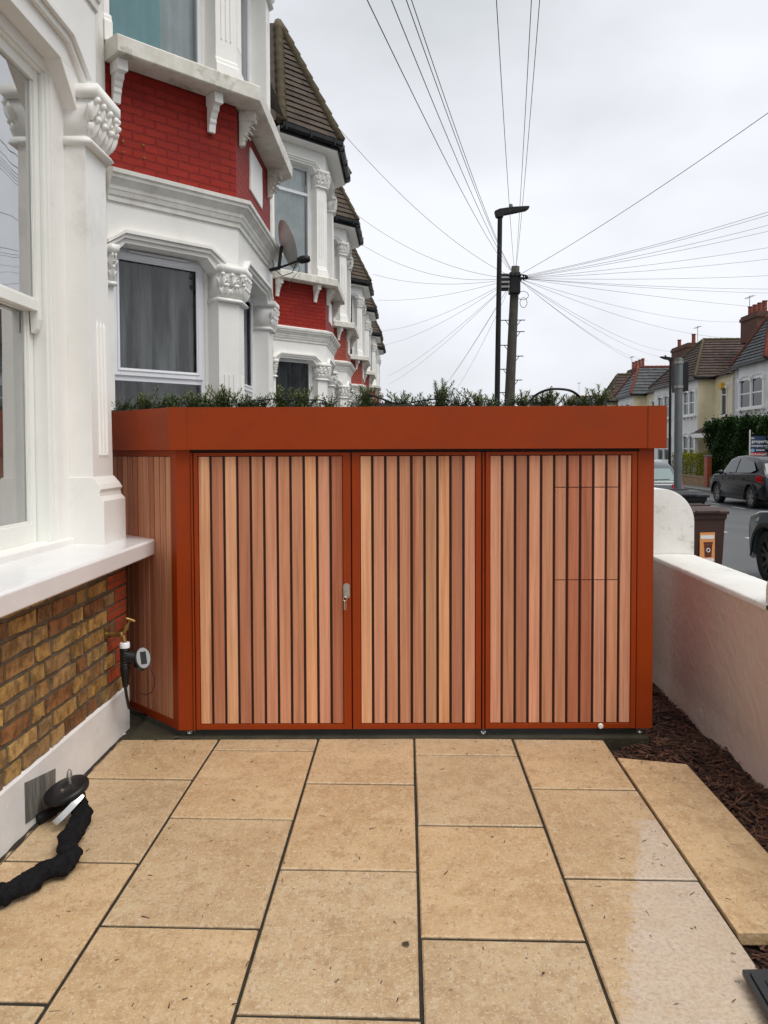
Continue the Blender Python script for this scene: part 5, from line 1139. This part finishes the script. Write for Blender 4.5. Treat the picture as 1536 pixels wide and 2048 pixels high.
# ------------------------------------------------------------------ cars
def car(loc, rz, L_, W_, Hh, paint, label, glass='car_glass', rack=False, rim='alloy', spokes=5, wr=.345):
    t = thing('parked_car', loc, label, 'car'); t.rotation_euler.z = rz
    hw = W_/2; yf = L_/2-.86; yr = -L_/2+.82; ar = wr+.055; belt = Hh*.62
    def arc(yc): return [(yc+ar*math.cos(a), wr+ar*math.sin(a)) for a in [math.pi*i/10 for i in range(11)]]
    low = [(-L_/2+.06,.24)]+[p for p in reversed(arc(yr))]
    low = [(-L_/2+.10,.26)]+arc(yr)[::-1]+arc(yf)[::-1]+[(L_/2-.12,.24),(L_/2-.01,.40),(L_/2,.58),(L_/2-.05,.74),(L_/2-.22,.87),(L_/2-.6,.96),(L_/2-1.15,belt),(-L_/2+.30,belt+.06),(-L_/2+.08,belt),(-L_/2+.03,.78),(-L_/2,.58),(-L_/2+.02,.40)]
    low = [(y, max(z_, .24) if not (abs(y-yf) < ar or abs(y-yr) < ar) else max(z_, .24)) for y, z_ in low]
    def xw(y, z_):
        x = hw-.04*max(0, (z_-.7)/.3)**2-.03*max(0,(.45-z_)/.2)
        e = abs(y)-(L_/2-.55)
        if e > 0: x -= .15*(e/.55)**2.2
        return x
    mb = MB(); n = len(low); vs = []
    for s_ in (-1, 1): vs += [(s_*xw(y, z_), y, z_) for y, z_ in low]
    mb.raw(vs, [tuple(range(n)), tuple(range(n, 2*n))[::-1]]+[(i, n+i, n+(i+1)%n, (i+1)%n) for i in range(n)])
    body = lb(mb, 'body', paint, t, bevel=.045, smooth='angle', seg=3)
    gh = [(-L_/2+.16,belt+.0),(-L_/2+.55,Hh-.22),(-L_/2+.85,Hh-.07),(-.35,Hh),(.25,Hh-.03),(.62,Hh-.13),(L_/2-1.12,belt-.02)]
    def gx_(y, z_): return hw-.07-(z_-belt)*.36-.10*max(0,(abs(y)-1.5)/.6)
    mb = MB(); n = len(gh); vs = []
    for s_ in (-1, 1): vs += [(s_*gx_(y, z_), y, z_) for y, z_ in gh]
    mb.raw(vs, [tuple(range(n)), tuple(range(n, 2*n))[::-1]]+[(i, n+i, n+(i+1)%n, (i+1)%n) for i in range(n)])
    lb(mb, 'cabin', paint, t, bevel=.05, smooth='angle', seg=3)
    for s_ in (-1, 1):   # side glass
        for q in ([(-L_/2+.66,belt+.17),(-L_/2+1.0,Hh-.19),(-.5,Hh-.11),(-.15,Hh-.11),(-.15,belt+.06),(-L_/2+.95,belt+.09)], [(-.08,belt+.06),(-.08,Hh-.11),(.24,Hh-.12),(.55,Hh-.20),(L_/2-1.40,belt+.06)]):
            mb = MB(); vs = [(s_*(gx_(y, z_)+.004), y, z_) for y, z_ in q]; mb.prism(vs, (s_*.004,0,0)); lb(mb, 'side_window', glass, t)
        mb = MB(); mb.ball((s_*(hw+.07), L_/2-1.45, belt+.06), (.10,.07,.075), 10, 7); mb.box(s_*(hw-.08), s_*(hw+.05), L_/2-1.47, L_/2-1.43, belt+.0, belt+.04); lb(mb, 'door_mirror', paint, t, smooth=True)
        mb = MB()
        for yy in (-.55, .35): mb.box(s_*hw-.012, s_*hw+.012, yy-.09, yy+.09, belt-.14, belt-.115)
        lb(mb, 'door_handle', paint, t, bevel=.004)
        mb = MB()
        for yy in (-.12, yf-.52, yr+.52): mb.box(s_*(hw-.012)-.006, s_*(hw-.012)+.006, yy-.003, yy+.003, .36, belt-.03)
        mb.box(s_*(hw-.012)-.014, s_*(hw-.012)+.014, yr+ar+.02, yf-ar-.02, .25, .36)
        for yc in (yr, yf):
            o1 = [(yc+(ar+.045)*math.cos(a), wr+(ar+.045)*math.sin(a)) for a in [math.pi*i/14-.1*(i==0)+.1*(i==14) for i in range(15)]]; i1 = [(yc+(ar-.01)*math.cos(a), wr+(ar-.01)*math.sin(a)) for a in [math.pi*i/14 for i in range(15)]]
            for i in range(14):
                q = [o1[i], o1[i+1], i1[i+1], i1[i]]; mb.prism([(s_*(xw(y, max(z_,.5))-.004), y, z_) for y, z_ in q], (s_*.018,0,0))
        lb(mb, 'cladding', 'black_plastic', t)
        for yc in (yr, yf):
            xo = s_*(hw-.03); mb = MB(); seg = 28
            pr = [(0,wr*.66),(-.0,wr*.93),(.025,wr),(.18,wr),(.20,wr*.9),(.20,wr*.5)]
            vs = [(xo-s_*a, yc+r*math.cos(2*math.pi*i/seg), wr+r*math.sin(2*math.pi*i/seg)) for a, r in pr for i in range(seg)]
            mb.raw(vs, [(j*seg+i, j*seg+(i+1)%seg, (j+1)*seg+(i+1)%seg, (j+1)*seg+i) for j in range(len(pr)-1) for i in range(seg)])
            wh = lb(mb, 'wheel', 'rubber', t, smooth='angle')
            mb = MB(); r0 = wr*.68
            vs = [(xo-s_*a, yc+r*math.cos(2*math.pi*i/seg), wr+r*math.sin(2*math.pi*i/seg)) for a, r in ((.002,r0),(.004,r0*.93),(.05,r0*.90)) for i in range(seg)]
            mb.raw(vs, [(j*seg+i, j*seg+(i+1)%seg, (j+1)*seg+(i+1)%seg, (j+1)*seg+i) for j in range(2) for i in range(seg)])
            for k in range(spokes):
                a = 2*math.pi*k/spokes+.3
                for da in (-.13, .13):
                    c1, s1 = math.cos(a+da*2.2), math.sin(a+da*2.2); c0, s0 = math.cos(a+da*.6), math.sin(a+da*.6)
                    p0 = Vector((xo-s_*.03, yc+r0*.2*c0, wr+r0*.2*s0)); p1 = Vector((xo-s_*.012, yc+r0*.94*math.cos(a+da*2), wr+r0*.94*math.sin(a+da*2)))
                    dd = (p1-p0).normalized().cross(Vector((1,0,0)))*.018; mb.prism([p0-dd, p1-dd*1.3, p1+dd*1.3, p0+dd], (-s_*.02,0,0))
            mb.tube([(xo-s_*.01,yc,wr),(xo-s_*.04,yc,wr)], r0*.24, 14); lb(mb, 'rim', rim, wh)
            mb = MB(); mb.tube([(xo-s_*.055,yc,wr),(xo-s_*.06,yc,wr)], r0*.95, 24); lb(mb, 'hub', 'rubber', wh)
    # rear
    mb = MB(); a0, a1 = gh[0], gh[1]
    def rp(k, xx, o=.006): y = a0[0]+(a1[0]-a0[0])*k; z_ = a0[1]+(a1[1]-a0[1])*k; return (xx*(gx_(y, z_)-.08), y-o, z_)
    mb.prism([rp(.18,-1), rp(.18,1), rp(.97,.97), rp(.97,-.97)], (0,-.006,.003)); lb(mb, 'rear_window', glass, t, bevel=.003)
    mb = MB(); p0 = rp(.24,0,.02); p1 = rp(.28,.75,.022); mb.tube([p0, p1], .010, 5); lb(mb, 'rear_wiper', 'black_plastic', t)
    w0, w1 = gh[6], gh[5]
    def fp(k, xx, o=.006): y = w0[0]+(w1[0]-w0[0])*k; z_ = w0[1]+(w1[1]-w0[1])*k; return (xx*(gx_(y, z_)-.08), y+o, z_+.004)
    mb = MB(); mb.prism([fp(.1,-1), fp(.1,1), fp(.95,.97), fp(.95,-.97)], (0,.006,.003)); lb(mb, 'windscreen', glass, t)
    for s_ in (-1, 1):
        mb = MB(); pts = [(s_*(hw-.42), -L_/2+.02, .80),(s_*(hw-.13), -L_/2+.14, .78),(s_*(hw-.02), -L_/2+.45, .86),(s_*(hw-.03), -L_/2+.42, .98),(s_*(hw-.12), -L_/2+.18, 1.0),(s_*(hw-.40), -L_/2+.05, .95)]
        ctr = Vector((0, -L_/2+1, .9)); mb.prism([Vector(p)-Vector((s_*.0,0,0)) for p in pts], (-s_*.05,.10,0)); 
        mb.v = [v+Vector((s_*.02,-.02,0)) for v in mb.v]; lb(mb, 'tail_light', 'tail_red', t, bevel=.006)
        mb = MB(); pts = [(s_*(hw-.55), L_/2-.10, .74),(s_*(hw-.22), L_/2-.18, .72),(s_*(hw-.05), L_/2-.5, .80),(s_*(hw-.10), L_/2-.55, .88),(s_*(hw-.5), L_/2-.24, .84)]; mb.prism([Vector(p)+Vector((s_*.025,.03,.01)) for p in pts], (-s_*.06,-.08,0)); lb(mb, 'headlight', 'lamp_clear', t, bevel=.006)
    mb = MB(); mb.box(-.26,.26,-L_/2-.006,-L_/2+.03,.56,.67); lb(mb, 'number_plate', 'label_white', t)
    mb = MB(); mb.box(-hw+.22,hw-.22,-L_/2-.004,-L_/2+.1,.27,.42); mb.box(-hw+.25,hw-.25,L_/2-.1,L_/2+.004,.30,.52); lb(mb, 'bumper_trim', 'black_plastic', t, bevel=.02)
    mb = MB(); mb.box(-hw+.2,hw-.2,-L_/2+.3,L_/2-.3,.20,.5); lb(mb, 'underbody', 'rubber', t)
    if rack:
        for s_ in (-1, 1): mb = MB(); mb.tube([(s_*(hw-.32),-1.1,Hh+.0),(s_*(hw-.32),-1.0,Hh+.06),(s_*(hw-.32),.5,Hh+.06),(s_*(hw-.32),.6,Hh)], .018, 6); lb(mb, 'roof_rail', 'black_plastic', t)
    return t
xcar = 10.45+.88
car((xcar, 25.95, ZR), 0, 4.3, 1.77, 1.60, 'car_black', 'black compact SUV parked across the road facing away, its tail light red', 'car_glass')
car((4.80+.92, 10.8-1.34, ZR), 0, 4.4, 1.84, 1.62, 'car_slate', 'dark grey car at the right edge, only its front wheel and wing in view', rim='alloy_dark', wr=.36)
car((5.98, 21.6, ZR), 0, 4.2, 1.74, 1.56, 'car_grey', 'grey hatchback seen from behind, red tail light right of the sign post', 'car_glass_pale')
car((6.0, 27.2, ZR), 0, 4.3, 1.80, 1.72, 'car_black', 'dark car with black roof parked ahead of the grey hatchback')
# ------------------------------------------------------------------ opposite side: garden walls, hedges, sign
XG = 13.5
def PYo(px, X_=XG): return X_*1600/(px-812)
mb = MB(); mb.box(XG, XG+.22, PYo(1403), PYo(1330), ZR+.02, .33); mb.box(XG-.02, XG+.24, PYo(1403), PYo(1330), .331, .40)
tag(mb.build('garden_wall', 'garden_brick', None, origin=(XG,PYo(1370),-.06)), 'low buff brick garden wall under the yellow hedge across the road', 'wall')
mb = MB(); mb.box(XG-.06, XG+.14, PYo(1411)+.02, PYo(1404)-.02, ZR+.02, 1.30, ); p = mb.build('gate_pier', 'garden_brick', None, origin=(XG,36.5,-.06)); tag(p, 'slim red brick gate pier with pale cap across the road', 'pier'); p.data.materials[0] = MATS['quoin_brick']
mb = MB(); mb.box(XG-.08, XG+.16, PYo(1411)-.0, PYo(1404)+.0, 1.301, 1.38); mb.build('pier_cap', 'kerb', p, bevel=.02)
mat('green_wall', (.16,.19,.06), .8, (.10,.13,.05), 3)
mb = MB(); mb.box(XG, XG+.2, PYo(1560), PYo(1412)-.01, ZR+.02, .36); tag(mb.build('garden_wall', 'green_wall', None, bevel=.01, origin=(XG,33,-.06)), 'mossy green rendered low wall behind the black SUV', 'wall')
def hedge(x0, x1, y0, y1, z0, z1, n, m, label, cat, seed, ls=.06, rag=.25, name='hedge'):
    rnd = random.Random(seed); c = Vector(((x0+x1)/2, (y0+y1)/2, z0)); t = thing(name, (c.x, c.y, -.1), label, cat)
    mb = MB(); cl = []
    for k in range(70): cl.append((rnd.uniform(x0,x1), rnd.uniform(y0,y1), rnd.uniform(z0,z1), rnd.uniform(.75,1.3)))
    for k in range(n):
        f = rnd.random()
        if f < .55: x = x0+abs(rnd.gauss(0,.18)); y = rnd.uniform(y0,y1); z_ = rnd.uniform(z0,z1)
        elif f < .8: x = rnd.uniform(x0,x1); y = rnd.uniform(y0,y1); z_ = z1-abs(rnd.gauss(0,.15))
        else: x = rnd.uniform(x0,x1); y = y0+abs(rnd.gauss(0,.2)) if rnd.random() < .6 else y1-abs(rnd.gauss(0,.2)); z_ = rnd.uniform(z0,z1)
        q = rnd.choice(cl); x += (q[0]-x)*.1; z_ += rag*math.sin(y*2.1+seed)*math.sin(y*5.3+x*2)*((z_-z0)/(z1-z0)); x += rag*.5*math.sin(y*3.1+z_*2.7)
        if rnd.random() < .06: z_ += rnd.uniform(0,.25)
        d = Vector((rnd.uniform(-1,1), rnd.uniform(-1,1), rnd.uniform(-.6,1))).normalized()*ls*rnd.uniform(.6,1.3); wv = d.cross(Vector((rnd.uniform(-1,1),rnd.uniform(-1,1),.6))).normalized()*ls*.35; p = Vector((x,y,z_)); g = rnd.uniform(.5,1.6)
        mb.face([p, p+d*.5+wv, p+d, p+d*.5-wv], (g, g, g*.9))
    o = mb.build('foliage', m, t, fix=False, uv=False)
    mb = MB()
    for k in range(6):
        y = y0+(y1-y0)*(k+.5)/6; xm = (x0+x1)/2; mb.tube([(xm,y,-.1),(xm+rnd.uniform(-.1,.1),y,z0+(z1-z0)*.5),(xm+rnd.uniform(-.2,.2),y+rnd.uniform(-.3,.3),z1-.2)], [.05,.035,.012], 6)
    mb.build('trunk', 'bark', t); return t
hedge(14.0, 16.2, 29.8, 38.0, .1, 2.8, 42000, 'hedge_leaf', 'big dark evergreen hedge behind the black SUV and the agent sign', 'hedge', 3, .115, .28)
hedge(13.75, 14.5, PYo(1402,13.8), PYo(1338,13.8), .25, 1.42, 12000, 'yellow_leaf', 'yellow green clipped hedge on the low brick wall across the road', 'hedge', 5, .06, .05)
def textobj(s, size, M, m, parent, ext=.002, bold=0):
    cu = bpy.data.curves.new('text', 'FONT'); cu.body = s; cu.size = size; cu.extrude = ext; cu.offset = bold; cu.resolution_u = 3
    o = bpy.data.objects.new('text', cu); COL.objects.link(o); bpy.context.view_layer.update()
    me = bpy.data.meshes.new_from_object(o.evaluated_get(bpy.context.evaluated_depsgraph_get())); bpy.data.objects.remove(o)
    me.transform(M); me.materials.clear(); me.materials.append(MATS[m]); n = bpy.data.objects.new('lettering', me); COL.objects.link(n); n.parent = parent; return n
s0 = gy(1500, 912, 31); s1 = gy(1531, 872, 31); sw = s1.x-s0.x; sh = s1.z-s0.z
t = thing('estate_agent_sign', (s0.x+sw/2, 31, -.06), 'navy estate agent board on a post above the roof of the black SUV', 'sign')
mb = MB(); mb.box(-sw/2, sw/2, -.012, .012, s0.z+.06, s1.z+.06); bd = lb(mb, 'board', 'sign_navy', t)
mb = MB(); mb.box(-sw/2, sw/2, -.016, -.0125, s0.z+.06, s0.z+.06+sh*.17); lb(mb, 'red_strip', 'sign_red', bd)
mb = MB(); mb.box(-sw/2-.03, -sw/2-.001, -.03, .03, 0, s1.z+.3); lb(mb, 'post', 'wall_white', t)
mb = MB(); mb.ball((-sw/2+.09, -.017, s0.z+.06+sh*.27), (.075,.004,.07), 12, 6); lb(mb, 'emblem', 'sign_blue', bd)
RX = Matrix.Rotation(math.pi/2, 4, 'X')
for s, size, x, fz in (('the', sh*.12, -sw/2+.03, .86), ('property', sh*.235, -sw/2+.05, .66), ('company.com', sh*.16, -sw/2+.04, .47)):
    textobj(s, size, Matrix.Translation((x, -.014, s0.z+.06+sh*fz)) @ RX, 'sign_white', bd, bold=.0015)
textobj('let & managed', sh*.135, Matrix.Translation((-sw/2+.03, -.018, s0.z+.06+sh*.05)) @ RX, 'sign_white', bd, bold=.0015)
mb = MB()
for k in range(3): mb.box(-.06+.11*k, .03+.11*k, -.015, -.0125, s0.z+.06+sh*.27, s0.z+.06+sh*.32)
lb(mb, 'number_row', 'sign_white', bd)
# ------------------------------------------------------------------ opposite terrace
XF, XRc, XRd = 17.2, 18.15, 20.8
def Yo(px, X_=XF): return X_*1600/(px-812)
def opp_house(bays, y0, y1, ze, rd, colr, rec, roofm, label, wins, side_win=True, far=False, porch=None, r1x=18.2):
    t = thing('terraced_house', (XF, (bays[0]+bays[1])/2, -.06), label, 'house', 'houses of the terrace across the road')
    b0, b1 = bays; mb = MB(); q = [(XRc, b1), (XF, b1), (XF, b0), (XRc, b0)]
    mb.cm = 0; mb.sweep(q[0:4], [(-.25,-.1),(0,-.1),(0,ze),(-.25,ze)], side=1)
    mb.sweep([(XRc, y1), (XRc, b1+.001)], [(-.25,-.1),(0,-.1),(0,ze-.02),(-.25,ze-.02)]); mb.sweep([(XRc, b0-.001), (XRc, y0)], [(-.25,-.1),(0,-.1),(0,ze-.02),(-.25,ze-.02)])
    mb.build('wall', colr, t)
    F = Fr((XF, b1), (XF, b0)); 
    mb = MB(); fbox(mb, F, -.003, F.L+.003, -.09, ze-.005, -.02, .004); mb.build('bay_face', 'white_render', t)
    for (ya, yb) in wins:
        for z0, z1 in ((.9, 2.45), (3.7, 5.15)):
            u0, u1 = b1-yb, b1-ya
            w_ = (u1-u0)
            for k in range(2):
                a = u0+k*w_/2+.12; b = u0+(k+1)*w_/2-.12
                m = MB(); fbox(m, F, a-.05, a, z0, z1, .004, .06); fbox(m, F, b, b+.05, z0, z1, .004, .06); fbox(m, F, a, b, z1-.05, z1, .004, .06); fbox(m, F, a, b, z0, z0+.06, .004, .06); fbox(m, F, a, b, (z0+z1)/2-.03, (z0+z1)/2+.03, .004, .055)
                wn = m.build('window', 'upvc', t); m = MB(); fbox(m, F, a, b, z0+.06, z1-.05, .0045, .02); m.build('pane', 'car_glass', wn)
            m = MB()
            for u in (u0+.02, (u0+u1)/2, u1-.02):
                fbox(m, F, u-.06, u+.06, z0, z1+.0, .0041, .10); fbox(m, F, u-.10, u+.10, z1-.12, z1+.08, .0042, .16)
            for k in range(2): hood(m, F, u0+k*w_/2+.1, u0+(k+1)*w_/2-.1, z1+.13)
            m.build('window_surround', 'white_paint', t)
            m = MB(); fbox(m, F, u0-.08, u1+.08, z0-.12, z0-.001, .0043, .2)
            for k in range(4): u = u0+.1+(u1-u0-.2)*k/3; fbox(m, F, u-.05, u+.05, z0-.28, z0-.121, .0043, .12)
            m.build('sill', 'white_paint', t)
    # narrow window in the recess on the near side
    if side_win:
        Fn = Fr((XRc, b0-.001), (XRc, y0)); um = Fn.L*.55
        for z0, z1 in ((3.6, 5.2),):
            m = MB(); fbox(m, Fn, um-.36, um-.30, z0, z1, .001, .06); fbox(m, Fn, um+.30, um+.36, z0, z1, .001, .06); fbox(m, Fn, um-.3, um+.3, z1-.06, z1, .001, .06); fbox(m, Fn, um-.42, um+.42, z0-.12, z0, .001, .14); fbox(m, Fn, um-.3, um+.3, (z0+z1)/2+.3, (z0+z1)/2+.36, .001, .05)
            wn = m.build('window', 'upvc', t); m = MB(); fbox(m, Fn, um-.3, um+.3, z0, z1-.06, .0015, .02); m.build('pane', 'car_glass', wn)
            m = MB(); hood(m, Fn, um-.42, um+.42, z1+.13); fbox(m, Fn, um-.5, um-.37, z1-.15, z1+.05, .001, .14); fbox(m, Fn, um+.37, um+.5, z1-.15, z1+.05, .001, .14); m.build('window_surround', 'white_paint', t)
        m = MB(); m.tube([Fn.p(Fn.L-.12, 0, .07), Fn.p(Fn.L-.12, ze-.2, .07)], .05, 8); m.build('downpipe', 'upvc', t)
    # roof
    m = MB(); o_ = .28; zr = rd; ym = (b0+b1)/2
    A_ = Vector((XF-o_, b1+o_, ze)); B_ = Vector((XF-o_, b0-o_, ze)); R1 = Vector((r1x, ym, zr)); R2 = Vector((22.5, ym, zr)); A3 = Vector((22.5, b1+o_, ze)); B3 = Vector((22.5, b0-o_, ze))
    rows = 14 if not far else 9; zm = min(zr-.5, 8.0)
    tiled(m, A_, B_, R1, R1, rows, .05, 3); tiled(m, B_, B3, R2, R1, rows, .05, 4); tiled(m, A3, A_, R1, R2, rows, .05, 5)
    tiled(m, (XRc-o_, y1, ze-.02), (XRc-o_, b1+o_, ze-.02), (XRd+.6, b1+o_, zm), (XRd+.6, y1, zm), rows, .05, 6)
    tiled(m, (XRc-o_, b0-o_, ze-.02), (XRc-o_, y0, ze-.02), (XRd+.6, y0, zm), (XRd+.6, b0-o_, zm), rows, .05, 7)
    m.face([(XRd+.6, y0, zm), (XRd+4, y0, ze), (XRd+4, y1, ze), (XRd+.6, y1, zm)], (.8,.8,.8)); rf = m.build('roof', roofm, t, fix=False)
    m = MB(); up = Vector((0,0,.03)); hip(m, A_+up, R1+up, .10); hip(m, B_+up, R1+up, .10); hip(m, R1+up, R2+up, .1); m.build('ridge_tiles', 'pot_clay' if roofm == 'slate' else 'hip_tile', rf, smooth=True)
    m = MB(); m.sweep([(XRc, b1), (XF, b1), (XF, b0), (XRc, b0)], [(.02, ze-.12), (.30, ze-.12), (.30, ze+.02), (.02, ze+.02)]); m.build('gutter', 'black_plastic', t)
    m = MB(); m.box(XF-.02, XRd+3, y1-.3, y1, -.1, ze-.1); m.build('party_wall', colr, t) if False else None
    return t
def chimney(house, Yc, ly, z0, zt_, pots, hp, pr=.13, m='chimney_brick'):
    mb = MB(); mb.box(XRd-.5, XRd+.5, Yc-ly/2, Yc+ly/2, z0, zt_-.32); mb.box(XRd-.56, XRd+.56, Yc-ly/2-.06, Yc+ly/2+.06, zt_-.319, zt_-.12); mb.box(XRd-.50, XRd+.50, Yc-ly/2, Yc+ly/2, zt_-.119, zt_); ch = mb.build('chimney', m, house)
    for k in range(pots):
        y = Yc+ly*.42-(ly*.84)*k/max(1,pots-1); p = MB(); p.tube([(XRd,y,zt_),(XRd,y,zt_+hp*.9),(XRd,y,zt_+hp*.901),(XRd,y,zt_+hp)], [pr*1.05,pr,pr*1.2,pr*1.2], 12); p.build('chimney_pot', 'pot_clay', ch, smooth='angle')
e0, e1 = Yo(1525), Yo(1468)
oe = opp_house((e0, e1), 35.2, 44.8, 5.95, 8.3, 'lilac_render', None, 'slate', 'lilac grey house with slate roof and large four pot chimney, at the right edge', [(e0+.35, e1-.25)], r1x=18.05)
chimney(oe, 48.2, 2.3, 8.0, 9.6, 4, .62)
ob = opp_house((Yo(1388), Yo(1303)), 44.85, 57.5, 5.85, 8.6, 'cream_render', None, 'brown_tile', 'cream house pair with dark brown tiled roof behind the grey post', [(Yo(1388)+.2, Yo(1362)), (Yo(1340)+.3, Yo(1312))], r1x=19.0)
chimney(ob, 60.2, 3.6, 7.8, 9.30, 2, .65)
oc = opp_house((Yo(1262), Yo(1232)), 57.55, 70, 5.8, 8.05, 'cream_render', None, 'slate', 'cream house with slate roof and four orange pots, behind the store end', [(Yo(1262)+.3, Yo(1240))], far=True)
chimney(oc, 72.5, 3.4, 7.6, 8.85, 4, .75)
od = opp_house((Yo(1216), Yo(1200)), 70.05, 79, 5.7, 8.05, 'cream_render', None, 'brown_tile', 'distant house with weathered brown roof behind the rightmost rosemary', [(Yo(1216)+.3, Yo(1202))], far=True)
of = opp_house((86, 90), 79.05, 100, 5.2, 7.4, 'white_render', None, 'slate', 'farthest slate roofed house at the end of the terrace across the road', [(86.4, 89.6)], far=True)
m = MB(); z_ = gy(1426, 768, 46).z; m.box(XRc-.22, XRc-.001, 46.2, 46.55, z_-.25, z_+.1); tag(m.build('alarm_box', 'alarm_yellow', None, bevel=.03, origin=(XRc-.1,46.4,z_-.1)), 'small yellow alarm box high on the cream house wall', 'alarm box')
# the same terrace continues towards the camera; it shows in the dark window panes
for yy, lab in ((10, 'house across the road reflected in the dark lower pane of the canted window'), (-14, 'nearer house of the opposite terrace, seen only as a reflection')):
    c = copy_tree(oe); c.location.y = yy; c['label'] = lab
# porch roofs
t = thing('porch', (XF+.2, 45.5, -.06), 'tiled porch canopy with white bracket between the cream and lilac houses', 'porch')
m = MB(); tiled(m, (XF-.4, 47.6, 2.55), (XF-.4, 43.0, 2.55), (XRc-.01, 43.6, 3.35), (XRc-.01, 47.0, 3.35), 7, .04, 9); m.build('canopy', 'brown_tile', t, fix=False)
m = MB(); m.box(XF-.35, XRc-.005, 44.75, 44.95, -.1, 3.3); m.box(XF-.42, XF-.30, 43.1, 47.5, 2.30, 2.53); m.box(XF-.35, XF-.15, 47.2, 47.4, -.1, 2.3); m.build('bracket', 'white_paint', t)
m = MB(); m.box(XRc-.06, XRc-.003, 45.6, 46.6, -.1, 2.0); m.build('door', 'sign_navy', t)
# aerials
def aerial(x, y, z0, z1, label):
    m = MB(); m.tube([(x,y,z0),(x,y,z1)], .018, 5); m.tube([(x,y-.6,z1-.1),(x,y+.7,z1-.05)], .014, 5)
    for k in range(5): m.tube([(x-.15,y-.5+.25*k,z1-.09),(x+.15,y-.5+.25*k,z1-.09)], .008, 4)
    tag(m.build('aerial', 'grey_metal', None, origin=(x,y,z0)), label, 'aerial')
aerial(20.8, 49.3, 9.6, 10.9, 'television aerial on the large four pot chimney'); aerial(20.8, 57.9, 8.4, 10.4, 'thin aerial rising behind the brown tiled roof'); aerial(20.8, 74.5, 8.8, 10.2, 'aerial on the far chimney with four orange pots'); aerial(20.6, 96, 7.3, 9.6, 'small distant aerial mast behind the rosemary, right of the pipe arch')
# end-of-street closing trees / far skyline (low)
